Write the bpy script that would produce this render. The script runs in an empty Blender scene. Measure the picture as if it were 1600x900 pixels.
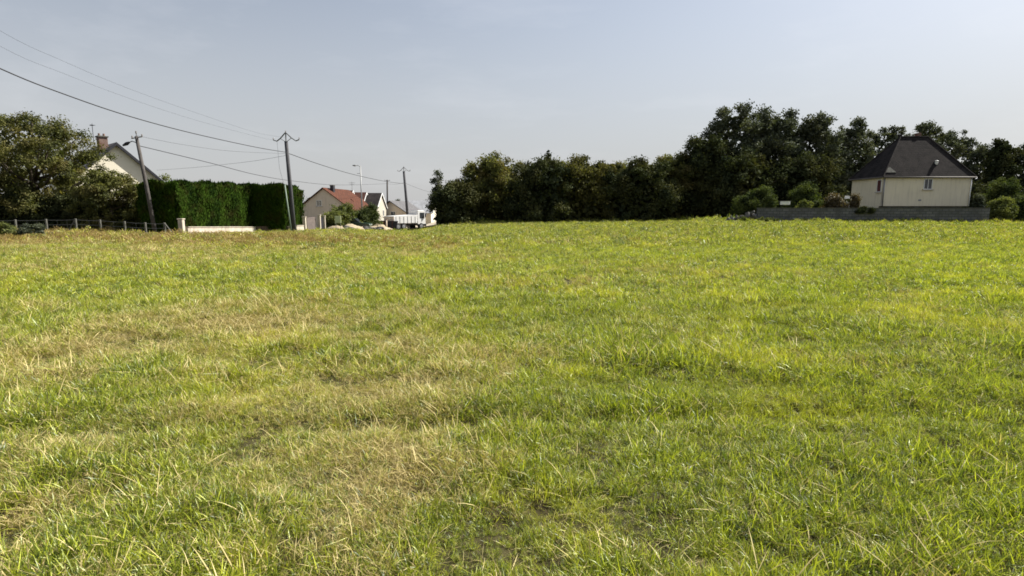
import bpy, bmesh, math, random
import numpy as np
from mathutils import Vector, Matrix

SC = bpy.context.scene
COL = SC.collection
R = math.radians
rng = np.random.default_rng(7)

# ------------------------------------------------------------------ camera model
F, CX, CY, Y0, EYE = 850.0, 800.0, 450.0, 330.0, 1.6
PITCH = math.atan((CY - Y0) / F)

def P(px, py, D):
    """world point seen at photo pixel (px, py) at forward distance D"""
    u, v = (px - CX) / F, (CY - py) / F
    dy = math.cos(PITCH) + v * math.sin(PITCH)
    dz = -math.sin(PITCH) + v * math.cos(PITCH)
    k = D / dy
    return Vector((u * k, D, EYE + dz * k))

# sun direction
SUN_AZ, SUN_EL = R(64), R(45)
SUN = Vector((math.cos(SUN_EL) * math.sin(SUN_AZ), math.cos(SUN_EL) * math.cos(SUN_AZ), math.sin(SUN_EL)))

# ------------------------------------------------------------------ terrain
_K = []   # u, De, zE, Df, zF
for px, D, py, Df, zf in [
    (-900, 26, 370, 60, .4), (0, 31, 363, 60, .45), (130, 31, 362, 60, .45), (244, 33, 365, 60, .24), (290, 32, 366, 60, .1),
    (395, 41, 364, 70, -.4), (460, 43, 362.5, 75, -.7), (520, 47, 362, 80, -1.0), (600, 56, 363, 80, -1.1),
    (650, 62, 361.5, 80, -1.1), (695, 61, 352.5, 90, -.2), (780, 61, 350, 90, .1), (900, 62, 348, 90, .3), (1070, 60, 346, 90, .5),
    (1130, 47, 345, 90, .75), (1180, 45, 347, 90, .75), (1540, 44, 349.5, 90, .62), (1650, 44, 349.5, 90, .6), (2700, 40, 350, 90, .6)]:
    q = P(px, py, D)
    _K.append((q.x / D, D, q.z, Df, zf))
_K = np.array(_K)

def ground_base(x, y):
    x = np.asarray(x, float); y = np.asarray(y, float)
    u = np.clip(x / np.maximum(y, 6.0), -2, 2.2)
    De = np.interp(u, _K[:, 0], _K[:, 1]); zE = np.interp(u, _K[:, 0], _K[:, 2])
    Df = np.interp(u, _K[:, 0], _K[:, 3]); zF = np.interp(u, _K[:, 0], _K[:, 4])
    t = np.clip((y - 6) / (De - 6), 0, 1)
    t2 = np.clip((y - De) / (Df - De), 0, 1)
    t3 = np.clip((y - 250) / 600, 0, 1)
    z = zE * (t * t * (1.6 - .6 * t)) + (zF - zE) * t2
    return z * (1 - t3)

def bumps(x, y):
    x = np.asarray(x, float); y = np.asarray(y, float)
    b = (.022 * np.sin(x * 1.7 + 1.3 * np.sin(y * .9)) * np.cos(y * 1.9 + .8 * np.sin(x * 1.1))
         + .016 * np.sin(x * 3.7 + y * 2.1 + 1.7) * np.sin(y * 4.3 - x * 1.3)
         + .03 * np.sin(x * .53 + 2) * np.sin(y * .61 + .4))
    # shallow wheel rut crossing the foreground
    rut = y - (3.95 + .06 * x)
    b = b - .05 * np.exp(-(rut / .16) ** 2) + .02 * np.exp(-((rut - .35) / .2) ** 2)
    return b * np.clip((60 - y) / 40, 0, 1)

def G(x, y):
    return ground_base(x, y) + bumps(x, y)

def gz(x, y):
    return float(G(x, y))

# ------------------------------------------------------------------ materials
def new_mat(name):
    m = bpy.data.materials.new(name); m.use_nodes = True
    nt = m.node_tree; nt.nodes.clear()
    out = nt.nodes.new('ShaderNodeOutputMaterial')
    return m, nt, out

def surface(name, col, col2=None, scale=2.0, rough=.8, bump=.0, bscale=20, spec=.3, metallic=0.0, stains=None, detail=6):
    m, nt, out = new_mat(name)
    N = nt.nodes.new; L = nt.links.new
    b = N('ShaderNodeBsdfPrincipled'); L(b.outputs[0], out.inputs[0])
    b.inputs['Roughness'].default_value = rough
    b.inputs['Specular IOR Level'].default_value = spec
    b.inputs['Metallic'].default_value = metallic
    tc = N('ShaderNodeTexCoord')
    if col2 is None: col2 = tuple(c * .75 for c in col)
    nz = N('ShaderNodeTexNoise'); nz.inputs['Scale'].default_value = scale; nz.inputs['Detail'].default_value = detail
    nz.inputs['Roughness'].default_value = .65
    L(tc.outputs['Object'], nz.inputs['Vector'])
    rp = N('ShaderNodeValToRGB'); rp.color_ramp.elements[0].position = .32; rp.color_ramp.elements[1].position = .68
    rp.color_ramp.elements[0].color = (*col2, 1); rp.color_ramp.elements[1].color = (*col, 1)
    L(nz.outputs['Fac'], rp.inputs['Fac'])
    last = rp.outputs['Color']
    if stains:
        mp = N('ShaderNodeMapping'); mp.inputs['Scale'].default_value = (3.0, 3.0, .35)
        L(tc.outputs['Object'], mp.inputs['Vector'])
        n2 = N('ShaderNodeTexNoise'); n2.inputs['Scale'].default_value = 1.6; n2.inputs['Detail'].default_value = 8
        L(mp.outputs[0], n2.inputs['Vector'])
        r2 = N('ShaderNodeValToRGB'); r2.color_ramp.elements[0].position = .5; r2.color_ramp.elements[1].position = .72
        L(n2.outputs['Fac'], r2.inputs['Fac'])
        mx = N('ShaderNodeMix'); mx.data_type = 'RGBA'
        L(r2.outputs['Color'], mx.inputs[0]); L(last, mx.inputs[6]); mx.inputs[7].default_value = (*stains, 1)
        last = mx.outputs[2]
    L(last, b.inputs['Base Color'])
    if bump:
        n3 = N('ShaderNodeTexNoise'); n3.inputs['Scale'].default_value = bscale; n3.inputs['Detail'].default_value = 8
        L(tc.outputs['Object'], n3.inputs['Vector'])
        bp = N('ShaderNodeBump'); bp.inputs['Strength'].default_value = bump; bp.inputs['Distance'].default_value = .05
        L(n3.outputs['Fac'], bp.inputs['Height']); L(bp.outputs[0], b.inputs['Normal'])
    return m

def tiled(name, col, col2, mortar, sx, sy, rough=.7, offset=.5, axis_map=(0, 0, 0), bump=.5, msize=.02, patch=None):
    """courses of tiles / blocks: brick texture in object space"""
    m, nt, out = new_mat(name)
    N = nt.nodes.new; L = nt.links.new
    b = N('ShaderNodeBsdfPrincipled'); L(b.outputs[0], out.inputs[0])
    b.inputs['Roughness'].default_value = rough; b.inputs['Specular IOR Level'].default_value = .12
    tc = N('ShaderNodeTexCoord'); mp = N('ShaderNodeMapping'); mp.inputs['Rotation'].default_value = axis_map
    L(tc.outputs['Object'], mp.inputs['Vector'])
    br = N('ShaderNodeTexBrick'); br.inputs['Scale'].default_value = 1
    br.inputs['Brick Width'].default_value = sx; br.inputs['Row Height'].default_value = sy
    br.inputs['Mortar Size'].default_value = msize; br.offset = offset
    br.inputs['Color1'].default_value = (*col, 1); br.inputs['Color2'].default_value = (*col2, 1)
    br.inputs['Mortar'].default_value = (*mortar, 1)
    L(mp.outputs[0], br.inputs['Vector'])
    nz = N('ShaderNodeTexNoise'); nz.inputs['Scale'].default_value = 1.3; nz.inputs['Detail'].default_value = 9
    nz.inputs['Roughness'].default_value = .7
    L(tc.outputs['Object'], nz.inputs['Vector'])
    rp = N('ShaderNodeValToRGB'); rp.color_ramp.elements[0].position = .42; rp.color_ramp.elements[1].position = .66
    L(nz.outputs['Fac'], rp.inputs['Fac'])
    mx = N('ShaderNodeMix'); mx.data_type = 'RGBA'
    L(rp.outputs['Color'], mx.inputs[0]); L(br.outputs['Color'], mx.inputs[6])
    pc = patch if patch else tuple(c * .6 for c in col)
    mx.inputs[7].default_value = (*pc, 1)
    L(mx.outputs[2], b.inputs['Base Color'])
    bp = N('ShaderNodeBump'); bp.inputs['Strength'].default_value = bump; bp.inputs['Distance'].default_value = .03
    L(br.outputs['Fac'], bp.inputs['Height']); bp.invert = True
    L(bp.outputs[0], b.inputs['Normal'])
    return m

def leafy(name, dark, light, trans=.35, gloss=.06, pscale=.5, alt=None, altpos=.6, rough=.55, tufts=False):
    """foliage: per-leaf value attribute 'var', plus slow drift of hue over the plant"""
    m, nt, out = new_mat(name)
    N = nt.nodes.new; L = nt.links.new
    at = N('ShaderNodeAttribute'); at.attribute_name = 'var'
    rp = N('ShaderNodeValToRGB')
    rp.color_ramp.elements[0].color = (*dark, 1); rp.color_ramp.elements[1].color = (*light, 1)
    L(at.outputs['Fac'], rp.inputs['Fac'])
    last = rp.outputs['Color']
    if alt:
        g = N('ShaderNodeNewGeometry')
        nz = N('ShaderNodeTexNoise'); nz.inputs['Scale'].default_value = pscale; nz.inputs['Detail'].default_value = 4
        L(g.outputs['Position'], nz.inputs['Vector'])
        r2 = N('ShaderNodeValToRGB'); r2.color_ramp.elements[0].position = altpos - .12; r2.color_ramp.elements[1].position = altpos + .12
        L(nz.outputs['Fac'], r2.inputs['Fac'])
        mx = N('ShaderNodeMix'); mx.data_type = 'RGBA'
        L(r2.outputs['Color'], mx.inputs[0]); L(last, mx.inputs[6]); mx.inputs[7].default_value = (*alt, 1)
        last = mx.outputs[2]
    if tufts:       # every tuft has its own shade of green
        oi = N('ShaderNodeObjectInfo'); r3 = N('ShaderNodeValToRGB')
        r3.color_ramp.elements[0].color = (.30, .42, .42, 1); r3.color_ramp.elements[1].color = (1.42, 1.36, 1.2, 1)
        e3 = r3.color_ramp.elements.new(.45); e3.color = (1.06, 1.06, 1.05, 1)
        L(oi.outputs['Random'], r3.inputs['Fac'])
        mt = N('ShaderNodeMix'); mt.data_type = 'RGBA'; mt.blend_type = 'MULTIPLY'; mt.inputs[0].default_value = 1
        L(last, mt.inputs[6]); L(r3.outputs['Color'], mt.inputs[7]); last = mt.outputs[2]
    d = N('ShaderNodeBsdfDiffuse'); t = N('ShaderNodeBsdfTranslucent'); gl = N('ShaderNodeBsdfGlossy')
    gl.inputs['Roughness'].default_value = rough
    gl.inputs['Color'].default_value = (.9, .95, .9, 1)
    L(last, d.inputs[0])
    hs = N('ShaderNodeMix'); hs.data_type = 'RGBA'; hs.blend_type = 'MULTIPLY'; hs.inputs[0].default_value = 1
    L(last, hs.inputs[6]); hs.inputs[7].default_value = (1.0, 1.05, .55, 1)
    L(hs.outputs[2], t.inputs[0])
    m1 = N('ShaderNodeMixShader'); m1.inputs[0].default_value = trans
    L(d.outputs[0], m1.inputs[1]); L(t.outputs[0], m1.inputs[2])
    m2 = N('ShaderNodeMixShader'); m2.inputs[0].default_value = gloss
    L(m1.outputs[0], m2.inputs[1]); L(gl.outputs[0], m2.inputs[2])
    L(m2.outputs[0], out.inputs[0])
    return m

# ------------------------------------------------------------------ object helpers
def tag(o, label=None, cat=None, group=None, kind=None):
    if label: o['label'] = label
    if cat: o['category'] = cat
    if group: o['group'] = group
    if kind: o['kind'] = kind
    return o

def thing(name, label, cat, loc=(0, 0, 0), rz=0, group=None):
    o = bpy.data.objects.new(name, None); COL.objects.link(o)
    o.empty_display_size = .3
    o.location = loc; o.rotation_euler = (0, 0, rz)
    return tag(o, label, cat, group)

def add_obj(name, me, mat, parent=None, smooth=False):
    o = bpy.data.objects.new(name, me); COL.objects.link(o)
    if mat is not None:
        for mm in (mat if isinstance(mat, (list, tuple)) else [mat]): me.materials.append(mm)
    if parent: o.parent = parent
    if smooth:
        me.polygons.foreach_set('use_smooth', np.ones(len(me.polygons), bool))
    return o

class MB:
    """collects simple solids into one mesh"""
    def __init__(s): s.v = []; s.f = []
    def add(s, vs, fs):
        n = len(s.v); s.v += [tuple(v) for v in vs]; s.f += [tuple(i + n for i in f) for f in fs]
    def box(s, x0, x1, y0, y1, z0, z1, M=None):
        vs = [Vector(p) for p in ((x0,y0,z0),(x1,y0,z0),(x1,y1,z0),(x0,y1,z0),(x0,y0,z1),(x1,y0,z1),(x1,y1,z1),(x0,y1,z1))]
        if M is not None: vs = [M @ v for v in vs]
        s.add(vs, [(0,3,2,1),(4,5,6,7),(0,1,5,4),(1,2,6,5),(2,3,7,6),(3,0,4,7)])
        return s
    def tube(s, pts, radii, n=8, cap=True):
        pts = [Vector(p) for p in pts]
        if not hasattr(radii, '__len__'): radii = [radii] * len(pts)
        rings = []; prev = None
        for i, p in enumerate(pts):
            t = (pts[min(i + 1, len(pts) - 1)] - pts[max(i - 1, 0)])
            t = t.normalized() if t.length > 1e-9 else Vector((0, 0, 1))
            a = prev if prev is not None else (Vector((1, 0, 0)) if abs(t.x) < .8 else Vector((0, 1, 0)))
            a = (a - t * a.dot(t)); a.normalize(); b = t.cross(a); prev = a
            rings.append([p + (a * math.cos(2 * math.pi * k / n) + b * math.sin(2 * math.pi * k / n)) * radii[i] for k in range(n)])
        vs = [v for r in rings for v in r]; fs = []
        for i in range(len(rings) - 1):
            for k in range(n):
                fs.append((i*n+k, i*n+(k+1)%n, (i+1)*n+(k+1)%n, (i+1)*n+k))
        if cap:
            fs.append(tuple(range(n - 1, -1, -1))); fs.append(tuple((len(rings)-1)*n + k for k in range(n)))
        s.add(vs, fs); return s
    def disc(s, c, axis, r, w, n=20):
        c = Vector(c); ax = Vector(axis).normalized()
        return s.tube([c - ax * w / 2, c + ax * w / 2], [r, r], n)
    def prism(s, prof, y0, y1):
        """extrude an (x, z) outline along y"""
        n = len(prof)
        vs = [(x, y0, z) for x, z in prof] + [(x, y1, z) for x, z in prof]
        fs = [tuple(range(n)), tuple(range(2*n-1, n-1, -1))]
        for k in range(n): fs.append((k, n + k, n + (k+1) % n, (k+1) % n))
        s.add(vs, fs); return s
    def each(s, name, mat, parent, nv=8, bevel=0):
        """every solid of nv corners becomes an object of its own"""
        for k in range(0, len(s.v), nv):
            m = MB(); m.v = s.v[k:k+nv]; m.f = [tuple(i-k for i in f) for f in s.f if k <= f[0] < k+nv]
            m.build(name, mat, parent, bevel=bevel)
    def build(s, name, mat, parent=None, smooth=False, bevel=0):
        me = bpy.data.meshes.new(name); me.from_pydata(s.v, [], s.f); me.validate()
        bm = bmesh.new(); bm.from_mesh(me); bmesh.ops.recalc_face_normals(bm, faces=bm.faces)
        if bevel:
            bmesh.ops.bevel(bm, geom=list(bm.edges), offset=bevel, segments=1, affect='EDGES')
        bm.to_mesh(me); bm.free()
        return add_obj(name, me, mat, parent, smooth)

def poly_mesh(name, co, polysize, var=None):
    """big mesh of equal-size polygons from a numpy array (n_poly*polysize, 3)"""
    n = len(co); npoly = n // polysize
    me = bpy.data.meshes.new(name)
    me.vertices.add(n); me.vertices.foreach_set('co', np.ascontiguousarray(co, dtype=np.float32).ravel())
    me.loops.add(n); me.loops.foreach_set('vertex_index', np.arange(n, dtype=np.int32))
    me.polygons.add(npoly)
    me.polygons.foreach_set('loop_start', np.arange(0, n, polysize, dtype=np.int32))
    me.update(calc_edges=True)
    if var is not None:
        a = me.attributes.new('var', 'FLOAT', 'POINT'); a.data.foreach_set('value', np.repeat(var, polysize).astype(np.float32))
    return me

def unit(v): return v / np.maximum(np.linalg.norm(v, axis=-1, keepdims=True), 1e-9)

def leaf_quads(c, size, g, aspect=.6, up=.0, out=None, outw=0.0):
    """diamond leaves: centres c (n,3), long axis random"""
    n = len(c)
    nrm = g.normal(size=(n, 3)); nrm[:, 2] += up
    if out is not None: nrm = unit(nrm) + out * outw
    nrm = unit(nrm)
    a = unit(np.cross(nrm, g.normal(size=(n, 3)))); b = np.cross(nrm, a)
    s = (size * g.uniform(.6, 1.4, n))[:, None]
    bend = nrm * s * .12
    q = np.stack([c - a * s * .5 + bend, c - b * s * .5 * aspect, c + a * s * .5 + bend, c + b * s * .5 * aspect], 1)
    return q.reshape(-1, 3)

def clump_cloud(centres, radii, nleaf, g, flat=.8, shell=.55):
    """leaf points spread through clumps, denser towards each clump's skin"""
    w = radii ** 2; w = w / w.sum()
    idx = g.choice(len(centres), nleaf, p=w)
    d = unit(g.normal(size=(nleaf, 3)))
    r = g.uniform(0, 1, nleaf) ** shell * (1 + .22 * g.normal(size=nleaf))
    off = d * (r * radii[idx])[:, None]; off[:, 2] *= flat
    return centres[idx] + off, d, idx

M = {}

# ------------------------------------------------------------------ world and light
w = bpy.data.worlds.new('World'); SC.world = w; w.use_nodes = True
nt = w.node_tree; nt.nodes.clear()
wo = nt.nodes.new('ShaderNodeOutputWorld'); bg = nt.nodes.new('ShaderNodeBackground'); sk = nt.nodes.new('ShaderNodeTexSky')
sk.sky_type = 'NISHITA'; sk.sun_disc = False; sk.sun_elevation = SUN_EL; sk.sun_rotation = SUN_AZ
sk.air_density = 1.0; sk.dust_density = 1.5; sk.ozone_density = 1.0; sk.altitude = 60
hsv = nt.nodes.new('ShaderNodeHueSaturation'); hsv.inputs['Saturation'].default_value = .62
nt.links.new(sk.outputs[0], hsv.inputs['Color'])
# faint cirrus wisps high in the sky
tc = nt.nodes.new('ShaderNodeTexCoord'); mp = nt.nodes.new('ShaderNodeMapping'); mp.inputs['Scale'].default_value = (1.2, 3.4, 6.0)
mp.inputs['Rotation'].default_value = (0, 0, R(35))
nz = nt.nodes.new('ShaderNodeTexNoise'); nz.inputs['Scale'].default_value = 2.2; nz.inputs['Detail'].default_value = 7; nz.inputs['Roughness'].default_value = .6
cr = nt.nodes.new('ShaderNodeValToRGB'); cr.color_ramp.elements[0].position = .52; cr.color_ramp.elements[1].position = .8
cr.color_ramp.elements[1].color = (.14, .14, .14, 1)
mx = nt.nodes.new('ShaderNodeMix'); mx.data_type = 'RGBA'; mx.inputs[7].default_value = (7.5, 7.6, 7.9, 1)
nt.links.new(tc.outputs['Generated'], mp.inputs[0]); nt.links.new(mp.outputs[0], nz.inputs['Vector'])
nt.links.new(nz.outputs['Fac'], cr.inputs['Fac']); nt.links.new(cr.outputs['Color'], mx.inputs[0])
# thin milky veil of high haze, thicker towards the horizon
sx = nt.nodes.new('ShaderNodeSeparateXYZ'); nt.links.new(tc.outputs['Generated'], sx.inputs[0])
hm = nt.nodes.new('ShaderNodeMapRange'); hm.interpolation_type = 'SMOOTHSTEP'
hm.inputs['From Min'].default_value = .0; hm.inputs['From Max'].default_value = .42; hm.inputs['To Min'].default_value = .86; hm.inputs['To Max'].default_value = .10
nt.links.new(sx.outputs['Z'], hm.inputs['Value'])
veil = nt.nodes.new('ShaderNodeMix'); veil.data_type = 'RGBA'; veil.inputs[7].default_value = (4.25, 4.25, 4.3, 1)
nt.links.new(hm.outputs[0], veil.inputs[0]); nt.links.new(hsv.outputs[0], veil.inputs[6])
nt.links.new(veil.outputs[2], mx.inputs[6]); nt.links.new(mx.outputs[2], bg.inputs['Color'])
bg.inputs['Strength'].default_value = .066
nt.links.new(bg.outputs[0], wo.inputs[0])
sl = bpy.data.lights.new('sun', 'SUN'); sl.energy = 4.9; sl.angle = R(.5); sl.color = (1, .95, .86)
so = bpy.data.objects.new('sun', sl); COL.objects.link(so)
so.rotation_euler = SUN.to_track_quat('Z', 'Y').to_euler(); so.location = (60, 20, 60)

cam = bpy.data.cameras.new('camera'); co = bpy.data.objects.new('camera', cam); COL.objects.link(co)
cam.sensor_width = 36; cam.lens = F / 1600 * 36; cam.clip_end = 8000; cam.clip_start = .05
co.location = (0, 0, EYE); co.rotation_euler = (math.pi / 2 - PITCH, 0, 0)
SC.camera = co
SC.view_settings.view_transform = 'Standard'; SC.view_settings.look = 'None'
SC.view_settings.exposure = 1.02; SC.view_settings.gamma = 1
SC.cycles.max_bounces = 6; SC.cycles.diffuse_bounces = 3; SC.cycles.glossy_bounces = 2; SC.cycles.transmission_bounces = 4
SC.cycles.filter_width = 1.7

# ------------------------------------------------------------------ ground, road, hills
def axis(parts):
    out = []
    for a, b, s in parts: out += list(np.arange(a, b, s))
    return np.array(out + [parts[-1][1]])
xs = axis([(-3000, -300, 450), (-300, -70, 23), (-70, -22, 2), (-22, 22, .3), (22, 70, 2), (70, 300, 23), (300, 3000, 450)])
ys = axis([(-300, -12, 48), (-12, 0, 1), (0, 24, .3), (24, 110, 1.5), (110, 300, 19), (300, 3900, 400)])
X, Y = np.meshgrid(xs, ys); Z = G(X, Y)
nx, ny = len(xs), len(ys)
me = bpy.data.meshes.new('ground')
ii = np.arange(nx * ny).reshape(ny, nx)
fc = np.stack([ii[:-1, :-1], ii[:-1, 1:], ii[1:, 1:], ii[1:, :-1]], -1).reshape(-1, 4)
me.from_pydata(np.stack([X, Y, Z], -1).reshape(-1, 3).tolist(), [], fc.tolist())
gm, nt, out = new_mat('field_soil')
N = nt.nodes.new; L = nt.links.new
b = N('ShaderNodeBsdfPrincipled'); b.inputs['Roughness'].default_value = .95; b.inputs['Specular IOR Level'].default_value = .1
L(b.outputs[0], out.inputs[0])
g_ = N('ShaderNodeNewGeometry')
n1 = N('ShaderNodeTexNoise'); n1.inputs['Scale'].default_value = .35; n1.inputs['Detail'].default_value = 8; n1.inputs['Roughness'].default_value = .7
n2 = N('ShaderNodeTexNoise'); n2.inputs['Scale'].default_value = 9; n2.inputs['Detail'].default_value = 8; n2.inputs['Roughness'].default_value = .75
L(g_.outputs['Position'], n1.inputs['Vector']); L(g_.outputs['Position'], n2.inputs['Vector'])
r1 = N('ShaderNodeValToRGB'); r1.color_ramp.elements[0].position = .35; r1.color_ramp.elements[1].position = .65
r1.color_ramp.elements[0].color = (.055, .06, .02, 1); r1.color_ramp.elements[1].color = (.11, .09, .042, 1)
L(n1.outputs['Fac'], r1.inputs['Fac'])
r2 = N('ShaderNodeValToRGB'); r2.color_ramp.elements[0].position = .38; r2.color_ramp.elements[1].position = .62
r2.color_ramp.elements[0].color = (.045, .036, .022, 1); r2.color_ramp.elements[1].color = (.8, .8, .8, 1)
L(n2.outputs['Fac'], r2.inputs['Fac'])
mx = N('ShaderNodeMix'); mx.data_type = 'RGBA'; mx.blend_type = 'MULTIPLY'; mx.inputs[0].default_value = .75
L(r1.outputs['Color'], mx.inputs[6]); L(r2.outputs['Color'], mx.inputs[7]); L(mx.outputs[2], b.inputs['Base Color'])
bp = N('ShaderNodeBump'); bp.inputs['Strength'].default_value = .6; bp.inputs['Distance'].default_value = .03
L(n2.outputs['Fac'], bp.inputs['Height']); L(bp.outputs[0], b.inputs['Normal'])
o = add_obj('ground', me, gm, smooth=True); tag(o, kind='structure')

# gravel track the lorry stands on
mt_track = surface('pale_gravel', (.42, .36, .27), (.3, .26, .2), 3, .95, .4, 30)
v = []; f = []
line = [(-24, 66), (-21, 72), (-18, 78), (-15, 84), (-13, 92), (-12, 105), (-12, 130)]
for i, (x, y) in enumerate(line):
    for s in (-3.2, -1.1, 1.1, 3.2): v.append((x + s, y, gz(x + s, y) + .05))
    if i:
        for k in range(3): f.append((4*i-4+k, 4*i-3+k, 4*i+1+k, 4*i+k))
me = bpy.data.meshes.new('road'); me.from_pydata(v, [], f)
tag(add_obj('road', me, mt_track), kind='structure')

# far wooded hills, the blue of distance haze put into their colour
mt_hill = surface('haze_blue_wooded_hill', (.07, .10, .11), (.05, .075, .085), .01, .95)
for nm, x0, x1, D, h, sd in (('hills', -1900, 900, 1700, 28, 3), ('hills', -600, 2300, 2300, 24, 5)):
    n = 60; vv = []; ff = []
    for i in range(n + 1):
        x = x0 + (x1 - x0) * i / n
        e = math.sin(math.pi * i / n) ** .4
        hh = h * e * (.82 + .1 * math.sin(i * .31 + sd) + .06 * math.sin(i * .97 + sd * 2) + .03 * math.sin(i * 2.3))
        vv += [(x, D - 350, -2), (x, D - 120, hh * .6), (x, D, hh), (x, D + 400, -2)]
        if i:
            for k in range(3): ff.append((4*i-4+k, 4*i+k, 4*i+1+k, 4*i-3+k))
    me = bpy.data.meshes.new('hills'); me.from_pydata(vv, [], ff)
    tag(add_obj('hills', me, mt_hill, smooth=True), kind='structure')

# ------------------------------------------------------------------ grass
M['blade'] = leafy('green_grass', (.035, .062, .007), (.49, .54, .048), trans=.4, gloss=.05, pscale=.55, alt=(.50, .49, .045), altpos=.63, rough=.45, tufts=True)
M['straw'] = leafy('dry_grass', (.22, .165, .055), (.74, .62, .29), trans=.3, gloss=.02, pscale=.8)
M['seed'] = leafy('brown_seed_heads', (.13, .085, .035), (.44, .32, .13), trans=.3, gloss=.01, pscale=.8)
M['mat'] = leafy('dead_grass_mat', (.035, .026, .012), (.24, .18, .085), trans=.15, gloss=.01, pscale=2.0, alt=(.07, .085, .02), altpos=.55)
M['weed'] = leafy('weed_leaf', (.05, .095, .025), (.11, .18, .045), trans=.3, gloss=.06)

src = bpy.data.collections.new('grass_sources')
_tn = [0]
def tuft(n, rad, lmin, lmax, wid, lean, dry, g, curl=.5, droop=0.0):
    """n curved blades rooted in a disc; returns one source mesh with green and dry blades"""
    a = g.uniform(0, 2*np.pi, n); r = rad * np.sqrt(g.uniform(0, 1, n))
    base = np.stack([r*np.cos(a), r*np.sin(a), np.full(n, -.015)], -1)
    hd = g.uniform(0, 2*np.pi, n)
    d = np.stack([np.cos(hd), np.sin(hd), np.zeros(n)], -1)
    side = np.stack([-np.sin(hd), np.cos(hd), np.zeros(n)], -1)
    tw = g.normal(0, .5, n)[:, None]; side = unit(side + d * tw)
    Ln = g.uniform(lmin, lmax, n)[:, None]
    th0 = np.abs(g.normal(lean, .3, n))[:, None]; th1 = th0 + np.abs(g.normal(curl, .35, n))[:, None] + droop
    up = np.array([0, 0, 1.0])
    p0 = base
    p1 = p0 + Ln*.4*(up*np.cos(th0) + d*np.sin(th0))
    tm = (th0 + th1)/2
    p2 = p1 + Ln*.33*(up*np.cos(tm) + d*np.sin(tm))
    p3 = p2 + Ln*.27*(up*np.cos(th1) + d*np.sin(th1))
    for p in (p2, p3): p[:, 2] = np.maximum(p[:, 2], .004)
    W = wid * g.uniform(.5, 1.3, n)[:, None]
    vs = np.stack([p0 - side*W*.5, p0 + side*W*.5, p1 - side*W*.5, p1 + side*W*.5, p2 - side*W*.36, p2 + side*W*.36, p3], 1)
    me = bpy.data.meshes.new('grass_tuft')
    me.vertices.add(7*n); me.vertices.foreach_set('co', vs.astype(np.float32).ravel())
    k = (np.arange(n)*7)[:, None]
    quads = np.concatenate([k + np.array([0, 1, 3, 2]), k + np.array([2, 3, 5, 4])], 1).reshape(-1)
    tris = (k + np.array([4, 5, 6])).reshape(-1)
    me.loops.add(len(quads) + len(tris))
    me.loops.foreach_set('vertex_index', np.concatenate([quads, tris]).astype(np.int32))
    me.polygons.add(3*n)
    st = np.concatenate([np.arange(0, 8*n, 4), 8*n + np.arange(0, 3*n, 3)]).astype(np.int32)
    me.polygons.foreach_set('loop_start', st)
    isdry = g.uniform(0, 1, n) < dry
    mi = np.concatenate([np.repeat(isdry, 2), isdry]).astype(np.int32)
    me.polygons.foreach_set('material_index', mi)
    me.materials.append(M['blade']); me.materials.append(M['straw'])
    me.update(calc_edges=True)
    at = me.attributes.new('var', 'FLOAT', 'POINT')
    at.data.foreach_set('value', np.repeat(g.uniform(0, 1, n), 7).astype(np.float32))
    o = bpy.data.objects.new('tuft_%02d' % _tn[0], me); src.objects.link(o); _tn[0] += 1
    return o

def weed(g):
    n = 16
    a = g.uniform(0, 2*np.pi, n); r = g.uniform(.02, .09, n)
    c = np.stack([r*np.cos(a), r*np.sin(a), g.uniform(.015, .05, n)], -1)
    me = poly_mesh('weed', leaf_quads(c, .035, g, .6, up=2), 4, g.uniform(0, 1, n))
    me.materials.append(M['weed'])
    o = bpy.data.objects.new('tuft_%02d' % _tn[0], me); src.objects.link(o); _tn[0] += 1

g = np.random.default_rng(11)
# near (0-8): 0-3 green, 4-5 mixed, 6 dry, 7 long flattened dry stems, 8 weed
for k in range(4): tuft(30, .06, .06, .15, .0046, .45, .10, g, .7)
for k in range(2): tuft(30, .065, .06, .16, .0046, .6, .5, g, .7)
tuft(30, .07, .05, .15, .0042, .8, .9, g, .7)
tuft(7, .07, .14, .28, .0045, 1.1, .6, g, .35)
# flat mat of dead blades and short moss-green shoots between the clumps
tuft(34, .09, .03, .09, .0046, 1.2, .72, g, .4).data.materials[1] = M['mat']
NEAR = 9
# middle (9-14): green x3, mixed x2, dry
for k in range(3): tuft(60, .13, .07, .16, .0085, .45, .10, g, .7)
for k in range(2): tuft(60, .13, .07, .16, .0085, .55, .5, g, .7)
tuft(60, .14, .06, .16, .008, .7, .9, g, .6)
# far (15-20)
for k in range(3): tuft(170, .3, .06, .14, .014, .4, .12, g, .6)
for k in range(2): tuft(170, .3, .06, .14, .014, .5, .5, g, .6)
tuft(170, .3, .06, .14, .013, .6, .9, g, .5).data.materials[1] = M['seed']

def vnoise(x, y, s, seed):
    """smooth value noise on a lattice"""
    gg = np.random.default_rng(seed); T = gg.uniform(0, 1, (256, 256))
    X = x * s + 1000.3; Y = y * s + 1000.7
    i = np.floor(X).astype(int); j = np.floor(Y).astype(int); fx = X - i; fy = Y - j
    fx = fx*fx*(3-2*fx); fy = fy*fy*(3-2*fy)
    t = lambda a, b_: T[a % 256, b_ % 256]
    return (t(i, j)*(1-fx)+t(i+1, j)*fx)*(1-fy) + (t(i, j+1)*(1-fx)+t(i+1, j+1)*fx)*fy

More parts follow.
